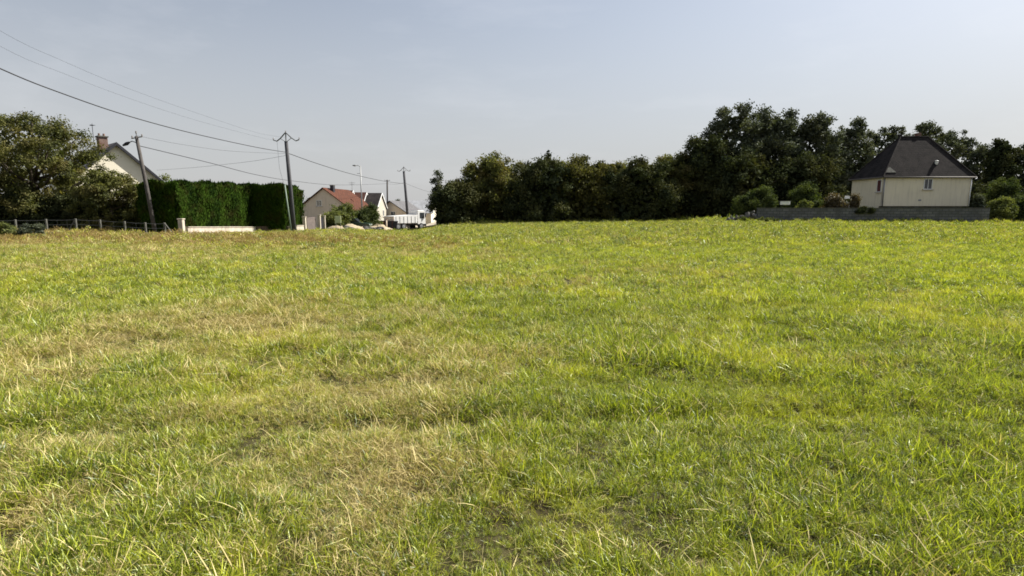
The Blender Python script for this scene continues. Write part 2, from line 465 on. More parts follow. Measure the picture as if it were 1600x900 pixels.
# dry / green patches of this field, where the ground really is drier
PATCH = []
for px, py, rad, amt in [(340, 500, 1.5, .34), (150, 560, 1.0, .26), (560, 590, .9, .28), (640, 770, .42, .42), (650, 690, .42, .35), (480, 690, .5, .15), (90, 700, .6, .2),
                         (690, 400, 4, .15), (1090, 440, 3.5, .22), (1560, 520, 1.8, .3), (1180, 560, .8, .12), (1440, 820, .4, .25), (760, 560, .6, .18),
                         (1300, 760, .5, .15), (250, 380, 12, .25), (430, 375, 8, .3), (60, 375, 8, .2),
                         (230, 440, 4, -.3), (1250, 480, 3.0, -.25), (1100, 660, 1.2, -.25), (1500, 700, 1, -.2), (950, 800, .8, -.15), (120, 850, .4, -.15), (850, 540, 1.2, -.1)]:
    v_ = P(px, py, 1.0); t_ = EYE / max(EYE - v_.z, 1e-3)
    PATCH.append((v_.x * t_, t_, rad, amt))

def dryness(x, y):
    d = .15 + .42*(vnoise(x, y, .45, 1) - .5) + .5*(vnoise(x, y, 1.7, 2) - .5) + .3*(vnoise(x, y, 5.0, 4) - .5)
    d += np.clip(-x / np.maximum(y, 2) * .22, -.14, .2)
    for cx, cy, r_, a_ in PATCH:
        d += a_ * np.exp(-(((x-cx)/r_)**2 + ((y-cy)/(r_*1.1))**2))
    return np.clip(d, 0, 1)

def scatter(D0, D1, dens, kinds, sc):
    """random roots in a sector around the camera, D0..D1 metres"""
    n = int((D1**2 - D0**2) * 1.12 * dens)
    y = np.sqrt(rng.uniform(D0**2, D1**2, n)); x = rng.uniform(-1.12, 1.12, n) * y
    x += rng.uniform(-.7, .7, n)
    # bare hollows between clumps
    hole = vnoise(x, y, 4.3, 9)*.35 + vnoise(x, y, 11.0, 10)*.4 + vnoise(x, y, 23.0, 12)*.25
    keep = hole > .175 + .12*rng.uniform(-1, 1, n)
    keep &= (x > -19.2 + 0*y) | (y < 31.5)
    u = x / y
    edge = np.interp(u, _K[:, 0], _K[:, 1]); keep &= y < edge + np.where(x < -10, 6, 1.5)
    x, y, hole = x[keep], y[keep], hole[keep]; n = len(x)
    dr = dryness(x, y)
    q = dr + rng.normal(0, .16, n)
    gk, mk, dk = kinds['green'], kinds['mixed'], kinds['dry']
    kind = np.where(q < .33, rng.choice(gk, n), np.where(q < .62, rng.choice(mk, n), rng.choice(dk, n)))
    if 'extra' in kinds:
        e = rng.uniform(0, 1, n)
        kind = np.where(e < .06 + .10*dr, 7, kind); kind = np.where((e > .85) | (hole < .33), 8, kind)
    z = G(x, y)
    # height of the sward: taller where lush
    s = sc * (.25 + .6*vnoise(x, y, 1.3, 21) + .85*vnoise(x, y, 4.6, 22)) * rng.uniform(.75, 1.25, n)
    fr = np.clip(1 - (np.interp(x/y, _K[:, 0], _K[:, 1]) - y)/1.6, 0, 1)*(y > 25)*(x/y > -.1)
    s = s*(1 + 1.1*fr*vnoise(x, y, 1.4, 41))
    # blades combed by mowing and wind, slowly turning over the field
    ang = 2.2 + 2.5*vnoise(x, y, .9, 31) ; tl = .15 + .5*vnoise(x, y, 1.1, 33)
    rot = np.stack([tl*np.cos(ang) + rng.normal(0, .25, n), tl*np.sin(ang) + rng.normal(0, .25, n), rng.uniform(0, 2*np.pi, n)], -1)
    return np.stack([x, y, z], -1), kind, np.stack([s, s, s*rng.uniform(.8, 1.25, n)], -1), rot

sets = [scatter(1.3, 5.0, 1300, dict(green=[0, 1, 2, 3], mixed=[4, 5], dry=[6], extra=1), .7),
        scatter(5.0, 10, 640, dict(green=[0, 1, 2, 3], mixed=[4, 5], dry=[6], extra=1), .95),
        scatter(9.3, 24, 80, dict(green=[9, 10, 11], mixed=[12, 13], dry=[14]), .9),
        scatter(22.5, 66, 11, dict(green=[15, 16, 17], mixed=[18, 19], dry=[20]), 1.0)]
pos = np.concatenate([s[0] for s in sets]); kind = np.concatenate([s[1] for s in sets])
scl = np.concatenate([s[2] for s in sets]); rot = np.concatenate([s[3] for s in sets])
me = bpy.data.meshes.new('grass'); me.vertices.add(len(pos)); me.vertices.foreach_set('co', pos.astype(np.float32).ravel())
for nm, tp, arr in (('kind_index', 'INT', kind.astype(np.int32)), ('size', 'FLOAT_VECTOR', scl), ('turn', 'FLOAT_VECTOR', rot)):
    a = me.attributes.new(nm, tp, 'POINT')
    a.data.foreach_set('value' if tp == 'INT' else 'vector', arr.ravel() if tp == 'INT' else arr.astype(np.float32).ravel())
grass = add_obj('grass', me, None); tag(grass, 'mown meadow grass, green and straw coloured, covering the field', None, kind='stuff')
ng = bpy.data.node_groups.new('grass_scatter', 'GeometryNodeTree')
ng.interface.new_socket('Geometry', in_out='INPUT', socket_type='NodeSocketGeometry')
ng.interface.new_socket('Geometry', in_out='OUTPUT', socket_type='NodeSocketGeometry')
N = ng.nodes.new; L = ng.links.new
gi, go = N('NodeGroupInput'), N('NodeGroupOutput')
ci = N('GeometryNodeCollectionInfo'); ci.inputs['Collection'].default_value = src
ci.inputs['Separate Children'].default_value = True; ci.inputs['Reset Children'].default_value = True
ip = N('GeometryNodeInstanceOnPoints'); ip.inputs['Pick Instance'].default_value = True
def named(nm, tp):
    q = N('GeometryNodeInputNamedAttribute'); q.data_type = tp; q.inputs['Name'].default_value = nm; return q
e2r = N('FunctionNodeEulerToRotation')
L(named('turn', 'FLOAT_VECTOR').outputs['Attribute'], e2r.inputs[0])
L(gi.outputs[0], ip.inputs['Points']); L(ci.outputs[0], ip.inputs['Instance'])
L(named('kind_index', 'INT').outputs['Attribute'], ip.inputs['Instance Index'])
L(e2r.outputs[0], ip.inputs['Rotation']); L(named('size', 'FLOAT_VECTOR').outputs['Attribute'], ip.inputs['Scale'])
L(ip.outputs[0], go.inputs[0])
md = grass.modifiers.new('scatter', 'NODES'); md.node_group = ng
print('grass tufts', len(pos))

# ------------------------------------------------------------------ trees and shrubs
M['bark'] = surface('bark', (.13, .10, .075), (.06, .048, .038), 5, .95, .6, 12)
M['leaf_olive'] = leafy('olive_foliage', (.036, .045, .012), (.20, .20, .055), trans=.36, gloss=.015, pscale=.6, alt=(.16, .125, .04), altpos=.6, rough=.8)
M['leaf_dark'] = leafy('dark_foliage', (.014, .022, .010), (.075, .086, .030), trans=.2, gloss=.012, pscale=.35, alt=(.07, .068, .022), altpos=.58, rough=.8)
M['leaf_gold'] = leafy('ochre_foliage', (.028, .034, .012), (.16, .145, .036), trans=.3, gloss=.015, pscale=.35, alt=(.14, .125, .03), altpos=.55, rough=.8)
M['leaf_grey'] = leafy('grey_green_foliage', (.022, .030, .016), (.125, .14, .075), trans=.24, gloss=.03, pscale=.4, alt=(.085, .085, .035), altpos=.6, rough=.7)
M['leaf_light'] = leafy('light_foliage', (.06, .08, .02), (.22, .23, .06), trans=.38, gloss=.02, rough=.8)
M['leaf_thuja'] = leafy('thuja_foliage', (.004, .013, .002), (.038, .074, .006), trans=.08, gloss=.004, pscale=1.5, alt=(.034, .034, .008), altpos=.62, rough=.8)
M['leaf_red'] = leafy('russet_foliage', (.05, .04, .015), (.15, .10, .04), trans=.3, gloss=.04)
M['leaf_bush'] = leafy('bush_foliage', (.02, .034, .009), (.11, .132, .026), trans=.3, gloss=.02, rough=.8)

def crown_mesh(g, H, W, Dp, zb, ncl, rcl, nleaf, leaf, prof, flat=.85, shell=.5, aspect=.6, core=0):
    """clumps fill an envelope whose half-width at height t is prof(t)"""
    t = g.uniform(0, 1, ncl*3)**.8; keep = g.uniform(0, 1, ncl*3) < prof(t)/1.0 + .08
    t = t[keep][:ncl]; n = len(t)
    a = g.uniform(0, 2*np.pi, n); rr = np.sqrt(g.uniform(.12, 1, n)) * prof(t)
    c = np.stack([np.cos(a)*rr*(W/2 - rcl*.6), np.sin(a)*rr*(Dp/2 - rcl*.6), zb + t*(H - zb - rcl*.5)], -1)
    rad = rcl * g.uniform(.55, 1.25, n)
    p, d, idx = clump_cloud(c, rad, nleaf, g, flat, shell)
    cv = g.uniform(0, 1, n)
    var = np.clip(.25*g.uniform(0, 1, len(p)) + .6*cv[idx] + g.normal(0, .12, len(p)), 0, 1)
    p[:, 2] = np.maximum(p[:, 2], .05)
    q = leaf_quads(p, leaf, g, aspect, up=.4, out=d, outw=.5)
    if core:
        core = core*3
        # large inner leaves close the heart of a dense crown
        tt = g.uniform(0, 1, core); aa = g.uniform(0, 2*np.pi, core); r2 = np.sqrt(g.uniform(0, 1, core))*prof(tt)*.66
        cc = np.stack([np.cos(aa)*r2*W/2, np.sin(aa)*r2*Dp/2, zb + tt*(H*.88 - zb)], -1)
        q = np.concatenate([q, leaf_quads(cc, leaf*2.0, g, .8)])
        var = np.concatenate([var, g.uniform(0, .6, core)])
    return poly_mesh('crown', q, 4, var), c

def trunk_mb(g, H, zb, r0, tips, nlimb=7):
    m = MB(); k = 6
    pts = [(0, 0, -.3)]; sway = g.normal(0, .03*H, 2)
    for i in range(1, k+1):
        t = i/k; pts.append((sway[0]*t*t, sway[1]*t*t, t*H*.82))
    m.tube(pts, [r0*(1.25 if i == 0 else 1 - .85*i/k) for i in range(k+1)], 8)
    for j in g.permutation(len(tips))[:nlimb]:
        e = Vector(tips[j]); zs = max(min(e.z*.6, H*.7), zb*.8); t = zs/(H*.82)
        s = Vector((sway[0]*t*t, sway[1]*t*t, zs))
        mid = (s + e)/2 + Vector((0, 0, -.08*(e - s).length))
        m.tube([s, mid, e], [r0*.38, r0*.22, r0*.06], 6)
    return m

def prof_round(t): return np.clip(np.sin(np.pi*np.clip(.12 + .86*t, 0, 1))**.6, .12, 1)
def prof_bush(t): return np.clip((1 - np.clip(t, 0, 1)**4.5)**.5, .1, 1)
def prof_tall(t): return np.clip(.62 + .55*np.sin(np.pi*(.1 + .8*t)) - .75*np.clip(t - .72, 0, 1)*2.0, .15, 1)
def prof_shade(t): return np.clip(.95 - .6*(t - .45)**2*2 - .6*np.clip(t-.8, 0, 1)*3, .15, 1)

def tree(name, label, cat, group, px, top, wpx, D, seed, mat, zb=.0, ncl=60, rcl=.9, nleaf=12000, leaf=.24, prof=prof_bush, r0=.16, depth=None, base=None, flat=.85, shell=.5, core=0, trunk=True, aspect=.6, limbs=7):
    g = np.random.default_rng(seed)
    q = P(px, top, D); x = q.x; z0 = gz(x, D) if base is None else base
    H = q.z - z0; W = wpx/F*D
    t = thing(name, label, cat, (x, D, z0), 0, group)
    me, tips = crown_mesh(g, H, W, depth or W*.9, zb*H, ncl, rcl, nleaf, leaf, prof, flat, shell, aspect, core)
    add_obj('crown' if trunk else 'foliage', me, M[mat], t)
    if trunk: trunk_mb(g, H, zb*H, r0, tips, limbs).build('trunk', M['bark'], t, True)
    return t

# --- belt of bushy trees across the middle
GB = 'bushy trees of the low belt along the far field edge'
belt = [
 ('slim pale sapling standing up at the left end of the low belt of trees', 683, 266, 24, 63, 'leaf_grey', 30, .45, 3500, .2, 0),
 ('low dark bushy tree at the left end of the belt beside the parked lorry', 712, 282, 92, 62, 'leaf_dark', 55, .8, 11000, .24, 700),
 ('broad olive green tree with a rounded top, tallest at the left of the belt', 770, 239, 140, 66, 'leaf_olive', 90, .85, 20000, .25, 1000),
 ('dark narrow tree with a thin spiky tip right of the broad olive tree', 846, 243, 108, 62, 'leaf_dark', 70, .75, 15000, .24, 900),
 ('ochre tinted bushy tree in the centre of the low belt', 905, 243, 122, 64, 'leaf_gold', 75, .8, 16000, .24, 900),
 ('small gold green tree set back between two darker ones in the belt', 957, 246, 104, 67, 'leaf_gold', 60, .8, 12000, .25, 700),
 ('dark dense bushy tree with a flat top in the right half of the belt', 1003, 245, 116, 62, 'leaf_dark', 75, .8, 16000, .24, 900),
 ('olive tree set back behind the thin upright sapling in the low belt', 862, 249, 110, 71, 'leaf_olive', 65, .8, 13000, .25, 600),
 ('olive tree set back behind the dark flat topped tree in the low belt', 985, 249, 120, 72, 'leaf_olive', 65, .8, 13000, .25, 600),
 ('ochre tree set back where the low belt meets the tall trees', 1076, 243, 80, 72, 'leaf_gold', 50, .8, 10000, .25, 500),
 ('olive brown tree at the right end of the belt against the tall trees', 1052, 238, 100, 65, 'leaf_olive', 65, .75, 13000, .24, 800),
]
for i, (lab, px, top, wp, D, mt, ncl, rcl, nl, lf, core) in enumerate(belt):
    wp = wp*(1.15 if i > 2 else 1.0)
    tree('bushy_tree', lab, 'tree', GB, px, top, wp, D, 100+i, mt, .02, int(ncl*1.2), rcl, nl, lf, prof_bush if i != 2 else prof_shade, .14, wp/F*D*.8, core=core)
tree('bare_topped_sapling', 'thin upright sapling poking above the dark narrow tree', 'tree', None, 856, 233, 16, 63.5, 131, 'leaf_dark', .3, 22, .35, 1800, .2, prof_round, .07)

# --- tall group right of the belt
GT = 'tall trees right of the low belt'
tall = [
 ('tall dark tree forming the left flank of the tall group, leaning over the low belt', 1104, 206, 96, 64, 'leaf_dark', .0, 85, .9, 16000, 900),
 ('tallest tree of the group with an open ragged top showing sky', 1148, 161, 128, 67, 'leaf_grey', .04, 120, .8, 22000, 700),
 ('tall wide dark tree right of the tallest one with a bumpy top', 1212, 168, 124, 68, 'leaf_grey', .04, 120, .8, 22000, 900),
 ('tall grey green tree above the round green bush', 1276, 176, 110, 68, 'leaf_grey', .04, 100, .8, 18000, 700),
 ('tall thin crowned tree next to the left eave of the cream house', 1330, 184, 88, 70, 'leaf_grey', .06, 80, .75, 12500, 400),
 ('dark lower tree filling the foot of the tall group behind the garden wall', 1160, 232, 150, 63, 'leaf_dark', .0, 80, .9, 16000, 900),
 ('dark lower tree behind the two round garden bushes', 1255, 235, 140, 64, 'leaf_dark', .0, 80, .9, 15000, 900),
]
for i, (lab, px, top, wp, D, mt, zb, ncl, rcl, nl, core) in enumerate(tall):
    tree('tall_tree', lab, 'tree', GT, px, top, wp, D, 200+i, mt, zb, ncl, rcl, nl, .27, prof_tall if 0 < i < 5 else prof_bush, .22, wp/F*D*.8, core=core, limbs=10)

# --- thin trees behind the cream house
GH = 'thin trees behind the cream house'
behind = [
 ('airy tree rising behind the left slope of the slate roof', 1390, 190, 100, 84, .06, 85, 15000, 500, 'leaf_grey'),
 ('airy tree rising straight behind the ridge of the slate roof', 1452, 187, 96, 88, .06, 95, 17000, 500, 'leaf_grey'),
 ('airy tree behind the right slope of the slate roof', 1500, 203, 88, 90, .06, 75, 13000, 300, 'leaf_grey'),
 ('thin pale tree between the slate roof and the dark upright tree', 1534, 220, 66, 86, .06, 60, 9500, 300, 'leaf_grey'),
 ('dark upright tree right of the cream house', 1569, 205, 58, 80, .06, 70, 13500, 500, 'leaf_dark'),
 ('thin tree at the right edge of the photo beside the dark upright tree', 1604, 220, 54, 84, .06, 56, 9500, 300, 'leaf_grey'),
]
for i, (lab, px, top, wp, D, zb, ncl, nl, core, mt) in enumerate(behind):
    tree('airy_tree', lab, 'tree', GH, px, top, wp, D, 300+i, mt, zb, ncl, .72, nl, .27, prof_tall, .18, wp/F*D*.8, core=core, limbs=10, shell=.6)
tree('tall_tree', 'grey green tree just past the right edge of the photo', 'tree', None, 1672, 214, 80, 80, 330, 'leaf_grey', .05, 70, .8, 9000, .28, prof_tall, .2, core=200)
# low dark thicket closing the view under the thin trees
tree('thicket', 'low dark thicket under the thin trees right of the cream house', 'thicket', None, 1555, 284, 110, 72, 340, 'leaf_dark', 0, 60, .8, 12000, .26, prof_bush, trunk=False, core=700)
tree('thicket', 'low dark thicket behind the left wall of the cream house', 'thicket', None, 1345, 252, 80, 74, 341, 'leaf_dark', 0, 60, .8, 12000, .26, prof_bush, trunk=False, core=700)

# --- large airy tree on the left, behind the wire fence
tree('locust_tree', 'large spreading olive tree with an airy crown behind the wire fence', 'tree', None, 40, 176, 265, 36, 400, 'leaf_olive', .03, 240, .6, 62000, .14, prof_round, .3, 8.5, flat=.72, shell=.55, aspect=.5, limbs=26, core=500)
tree('locust_tree', 'smaller olive tree drooping in front of the dark hedge end', 'tree', None, 168, 262, 132, 34, 401, 'leaf_olive', .0, 100, .42, 21000, .13, prof_round, .12, 3, flat=.6, aspect=.5, limbs=12, core=100)
tree('locust_tree', 'olive tree cut by the left edge of the photo', 'tree', None, -70, 180, 190, 38, 402, 'leaf_olive', .1, 110, .65, 20000, .16, prof_round, .25, 7, flat=.6, aspect=.5, limbs=16, core=300)
for i, (px, top, wp, lab) in enumerate([(30, 292, 120, 'dark shrub under the spreading tree at the far left'),
                                         (115, 298, 110, 'dark shrub behind the middle of the wire fence'),
                                         (188, 312, 84, 'dark shrub at the right end of the wire fence')]):
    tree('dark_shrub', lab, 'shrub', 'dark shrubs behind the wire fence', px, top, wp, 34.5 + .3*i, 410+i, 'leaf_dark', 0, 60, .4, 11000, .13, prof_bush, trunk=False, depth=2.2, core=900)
tree('low_bush', 'low grey green bush in front of the wire fence at the left edge', 'bush', 'low bushes before the fence', 52, 349, 56, 27.5, 420, 'leaf_grey', 0, 26, .16, 5000, .06, prof_bush, trunk=False, depth=1.0, core=150)
tree('low_bush', 'smallest low bush cut by the left edge of the photo', 'bush', 'low bushes before the fence', 8, 348, 44, 27.5, 421, 'leaf_light', 0, 20, .16, 4000, .06, prof_bush, trunk=False, depth=1.0, core=100)

# --- garden bushes behind the wall on the right
bushes = [
 ('round_bush', 'low wide dark green bush at the left end of the garden wall', 1184, 290, 74, 48, 'leaf_bush', 50, .42, 11000, .12),
 ('round_bush', 'round bright green bush behind the white box on the garden wall', 1261, 285, 66, 49, 'leaf_bush', 50, .42, 11000, .12),
 ('russet_bush', 'russet brown bush beside the left corner of the cream house', 1306, 300, 44, 48, 'leaf_red', 34, .36, 6000, .11),
 ('small_bush', 'small pale bush right of the white box, touching the garden wall', 1258, 311, 28, 45.6, 'leaf_light', 20, .26, 3000, .1),
 ('small_bush', 'small reddish bush against the left wall of the cream house', 1337, 303, 20, 47.5, 'leaf_red', 18, .26, 2200, .1),
 ('garden_shrub', 'light olive shrub right of the cream house', 1572, 276, 66, 50, 'leaf_bush', 50, .45, 11000, .13),
 ('garden_shrub', 'leafy green shrub at the right end of the garden wall', 1566, 307, 54, 45, 'leaf_light', 36, .34, 7500, .13),
 ('garden_shrub', 'leafy shrub cut by the right edge of the photo', 1606, 304, 60, 45.5, 'leaf_bush', 36, .36, 7500, .13),
 ('small_bush', 'pale flowering bush between cream house and light olive shrub', 1530, 301, 26, 47.5, 'leaf_grey', 20, .28, 2600, .1),
]
for i, (nm, lab, px, top, wp, D, mt, ncl, rcl, nl, lf) in enumerate(bushes):
    tree(nm, lab, 'bush', 'garden bushes around the cream house', px, top, wp, D, 500+i, mt, 0, ncl, rcl, nl, lf, prof_bush, trunk=False, core=500)

# weeds at the foot of the garden wall
for i, (px, top, wp, lab) in enumerate([(1163, 338, 16, 'bright green weed clump by the rubble end of the garden wall'), (1192, 338, 22, 'bright weed clump before the left end of the garden wall'),
                                        (1215, 342, 16, 'dark weed clump at the foot of the wall below the white box'), (1400, 344, 30, 'weed clump at the wall foot in front of the cream house'),
                                        (1330, 344, 20, 'small weed clump at the middle of the garden wall')]):
    tree('weed_clump', lab, 'weeds', 'weeds at the foot of the garden wall', px, top, wp, 43.6, 540+i, 'leaf_light' if i < 2 else 'leaf_bush', 0, 12, .14, 1500, .08, prof_bush, trunk=False, depth=.5)

# --- bushes in the gardens by the lorry
for i, (nm, px, top, wp, D, mt, lab) in enumerate([
    ('garden_shrub', 537, 317, 60, 66, 'leaf_light', 'sunlit olive shrub in front of the beige gable house'),
    ('garden_shrub', 517, 330, 36, 62, 'leaf_light', 'low sunlit shrub behind the pale green panel'),
    ('garden_shrub', 563, 326, 38, 68, 'leaf_bush', 'green shrub behind the dark green car'),
    ('garden_shrub', 578, 318, 34, 69, 'leaf_bush', 'taller dark shrub in front of the grey roofed house'),
    ('dark_conifer', 484, 309, 20, 95, 'leaf_dark', 'dark conifer top behind the left slope of the beige gable house'),
    ('dark_conifer', 622, 311, 14, 118, 'leaf_dark', 'small dark tree tip behind the beige low house')]):
    tree(nm, lab, 'shrub', 'shrubs in the gardens beside the lorry', px, top, wp, D, 560+i, mt, 0, 36, .55, 6500, .17, prof_bush, trunk=False, core=300)

# --- clipped conifer hedge: three blocks
def hedge_block(name, label, x0, x1, y0, y1, zt0, zt1, group, seed, n, legs=.35):
    g = np.random.default_rng(seed)
    zb = min(gz(x1, y0), gz(x1, y1)) 
    t = tag(None or bpy.data.objects.new(name, None), label, 'hedge', group); COL.objects.link(t)
    cx, cy = (x0+x1)/2, (y0+y1)/2; t.location = (cx, cy, zb)
    w2, d2 = (x1-x0)/2, (y1-y0)/2
    A = [2*d2*3.4, 2*d2*3.4, 2*w2*3.4, 2*w2*3.4, 4*w2*d2]; A = np.array(A)/sum(A)
    fc = g.choice(5, n, p=A); a = g.uniform(-1, 1, n); h = g.uniform(0, 1, n)
    x = np.where(fc == 0, w2, np.where(fc == 1, -w2, a*w2)); y = np.where(fc == 2, -d2, np.where(fc == 3, d2, np.where(fc == 4, g.uniform(-1, 1, n)*d2, a*d2)))
    ty = (y + d2)/(2*d2); zt = (zt0 + (zt1 - zt0)*ty) - zb
    # scalloped top edge and slightly bulging faces
    lump = .16*(vnoise(y*1.0, x*1.0, 2.2, seed) - .5) + .10*np.sin(x*3.1 + y*2.3) + .08*np.sin(y*5.3 + x*4.1 + 1) + .05*np.sin(y*9.7)
    zt = zt + lump*.7
    z = np.where(fc == 4, zt, legs + h*(zt - legs))
    bul = .09*np.sin(y*1.9 + z*1.7) + .07*np.sin(y*4.1 - z*3.3) + .1*g.normal(size=n)
    x = x + np.where(fc == 0, bul, np.where(fc == 1, -bul, 0)); y = y + np.where(fc == 2, -bul, np.where(fc == 3, bul, 0))
    out = np.stack([(fc == 0)*1. - (fc == 1), (fc == 3)*1. - (fc == 2), (fc == 4)*1.], -1)
    c = np.stack([x, y, z], -1)
    # upright sprays: long axis near vertical
    nr = unit(out + .28*g.normal(size=(n, 3))); up = unit(np.array([0, 0, 1.]) + .3*g.normal(size=(n, 3)) + out*.12)
    b = unit(np.cross(nr, up)); s = (.12*g.uniform(.5, 1.7, n)*np.where((fc == 4) & (g.uniform(0, 1, n) > .95), 1.7, 1))[:, None]
    q = np.stack([c - up*s*.6, c - b*s*.25, c + up*s*.7 + out*s*.2, c + b*s*.25], 1).reshape(-1, 3)
    var = np.clip(.5 + .35*np.sin(y*2.6 + .8*np.sin(z*2)) * .6 + g.normal(0, .25, n), 0, 1)
    add_obj('foliage', poly_mesh('foliage', q, 4, var), M['leaf_thuja'], t)
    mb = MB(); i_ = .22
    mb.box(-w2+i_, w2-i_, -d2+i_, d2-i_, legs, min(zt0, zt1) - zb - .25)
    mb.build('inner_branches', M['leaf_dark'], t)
    return t
za = P(283, 287, 32).z; zb_ = P(395, 290, 41).z; zc = P(478, 296, 45).z
hedge_block('clipped_hedge', 'long clipped green hedge behind the low white wall', -21.8, -19.75, 32.3, 41.2, za, zb_, 'clipped hedges along the white wall', 601, 95000)
hedge_block('clipped_hedge', 'clipped hedge block at the foot of the taller forked utility pole', -21.6, -17.35, 41.7, 45.4, P(440, 290, 41.7).z, zc, 'clipped hedges along the white wall', 602, 50000)
tree('garden_shrub', 'pale yellow green treetop above the hedge beside the gabled house', 'tree', None, 254, 270, 36, 48, 610, 'leaf_light', .2, 26, .4, 4500, .14, prof_round, .1)

# distant woodland strips at the horizon
def wood(x0, x1, D, h, n, seed):
    g = np.random.default_rng(seed)
    x = g.uniform(x0, x1, n); top = h*(.55 + .45*vnoise(x, x*0+D, .05, seed))
    z = top*np.sqrt(g.uniform(0, 1, n)); y = D + g.uniform(-8, 8, n)
    c = np.stack([x, y, G(x, y) + z], -1)
    o = add_obj('distant_wood', poly_mesh('distant_wood', leaf_quads(c, 2.2, g, .8), 4, g.uniform(0, 1, n)), M['leaf_dark'])
    tag(o, 'far line of woodland on the horizon', None, kind='stuff')
wood(-420, 620, 330, 9, 16000, 71)

# ------------------------------------------------------------------ wooden fence / wire fence on the left
M['concrete'] = surface('weathered_concrete', (.15, .148, .13), (.09, .088, .075), 4, .9, .3, 25)
M['galv'] = surface('galvanised_wire', (.28, .29, .29), (.2, .2, .2), 6, .5, metallic=.6)
fz = lambda x: gz(x, 31)
fn = thing('wire_fence', 'wire mesh fence on pale concrete posts under the spreading tree', 'fence', (-30, 31, 0))
post_px = [-60, 26, 74, 120, 158, 196, 228, 258]
pp = []
for px in post_px:
    q = P(px, 362, 31); z = gz(q.x, 31); hh = .72
    mb = MB(); mb.box(-.045, .045, -.045, .045, -.2, hh); o = mb.build('post', M['concrete'], fn, bevel=.012)
    o.location = (q.x + 30, 0, z); pp.append((q.x + 30, z))
# short top brackets and the diagonal stays
for px, sx in ((120, -1), (258, 1)):
    q = P(px, 362, 31); z = gz(q.x, 31)
    mb = MB(); mb.tube([(q.x+30, .0, z+.70), (q.x+30+sx*.5, 0, z+.0)], [.035, .035], 6); mb.build('stay', M['concrete'], fn)
wb = MB()
for h in (.12, .4, .66):
    for (a, za_), (b_, zb2) in zip(pp[:-1], pp[1:]):
        wb.tube([(a, .075, za_+h), ((a+b_)/2, .075, (za_+zb2)/2+h-.02), (b_, .075, zb2+h)], .006, 4, False)
for (a, za_), (b_, zb2) in zip(pp[:-1], pp[1:]):
    k = int((b_-a)/.5)
    for j in range(1, k):
        t = j/k; wb.tube([(a+(b_-a)*t, .08, za_+(zb2-za_)*t+.02), (a+(b_-a)*t, .08, za_+(zb2-za_)*t+.67)], .0035, 3, False)
wb.build('wire_mesh', M['galv'], fn)

# ------------------------------------------------------------------ low white wall, pillars, gate
M['white_render'] = surface('white_render', (.58, .52, .43), (.42, .37, .30), 2.5, .9, .2, 30, stains=(.33, .29, .23))
M['cream_render'] = surface('cream_render', (.80, .72, .55), (.74, .66, .50), .5, .92, .1, 40, stains=(.66, .59, .45))
M['brown_wood'] = surface('brown_boards', (.18, .12, .08), (.10, .07, .05), 3, .8, .2, 12)
M['grey_boards'] = surface('grey_brown_boards', (.17, .14, .125), (.11, .09, .085), 3, .8, .2, 12)
M['dark_metal'] = surface('dark_metal', (.05, .05, .06), (.03, .03, .035), 4, .5, metallic=.3)

def run_wall(name, label, p0, p1, h, th, mat, cap=None, cat='wall', group=None, zdrop=.4, capmat=None, top=None):
    """wall between two plan points, following the ground"""
    p0, p1 = Vector(p0), Vector(p1); d = (p1-p0); Ln = d.length; n = max(1, int(Ln/2.5))
    t = thing(name, label, cat, (p0.x, p0.y, gz(p0.x, p0.y)), math.atan2(d.y, d.x), group)
    z0 = t.location.z
    def strip(a, b, y0, y1, nm, mt):
        vs, fs = [], []
        for i in range(n+1):
            q = p0 + d*i/n; zg = gz(q.x, q.y) - z0 if top is None else 0
            zt = zg if top is None else top - z0
            s = Ln*i/n
            lo = (zt + a) if a > -.3 else min(zg, gz(q.x, q.y)-z0) + a
            vs += [(s, y0, lo), (s, y1, lo), (s, y1, zt+b), (s, y0, zt+b)]
            if i:
                o_ = 4*(i-1)
                for k in range(4): fs.append((o_+k, o_+4+k, o_+4+(k+1) % 4, o_+(k+1) % 4))
        fs.append((0, 1, 2, 3)); fs.append(tuple(4*n+k for k in (3, 2, 1, 0)))
        m = MB(); m.add(vs, fs); return m.build(nm, mt, t)
    strip(-zdrop, h, -th/2, th/2, 'wall_body', mat)
    if cap: strip(h+.003, h+cap, -th/2-.04, th/2+.04, 'coping', capmat or mat)
    return t
GW = 'white wall pieces at the foot of the hedges'
run_wall('garden_wall', 'low white rendered wall below the long hedge', (-19.3, 32.4), (-19.3, 41.0), .42, .2, M['white_render'], .05, group=GW)
run_wall('garden_wall', 'short white wall piece left of the taller forked utility pole', (-18.0, 42.4), (-17.0, 42.3), .42, .2, M['white_render'], .05, group=GW)
run_wall('garden_wall', 'short white wall piece between the utility pole and the grey gate', (-16.95, 42.8), (-16.95, 44.3), .5, .2, M['white_render'], .05, group=GW)
def pillar(label, x, y, h, s=.22, mat='white_render', group='white wall pieces at the foot of the hedges', lean=0):
    t = thing('gate_pillar', label, 'pillar', (x, y, gz(x, y)), 0, 'pillars of the roadside walls')
    m = MB(); m.box(-s/2, s/2, -s/2, s/2, -.3, h); m.build('shaft', M[mat], t, bevel=.015)
    m = MB(); m.box(-s/2-.03, s/2+.03, -s/2-.03, s/2+.03, h+.002, h+.07); m.build('cap', M[mat], t, bevel=.012)
pillar('white pillar at the near end of the low wall under the long hedge', -19.35, 32.05, .85, .26)
t = thing('low_gate', 'low brown boarded gate between two white wall pieces', 'gate', (-19.25, 41.2, gz(-19.25, 41.2)), math.atan2(.9, 1.2))
m = MB()
for k in range(8): m.box(.02+k*.18, .17+k*.18, -.02, .02, .08, .5)
m.build('boards', M['brown_wood'], t)
m = MB(); m.box(0, 1.46, .022, .06, .15, .22); m.box(0, 1.46, .022, .06, .36, .43); m.each('rail', M['brown_wood'], t)
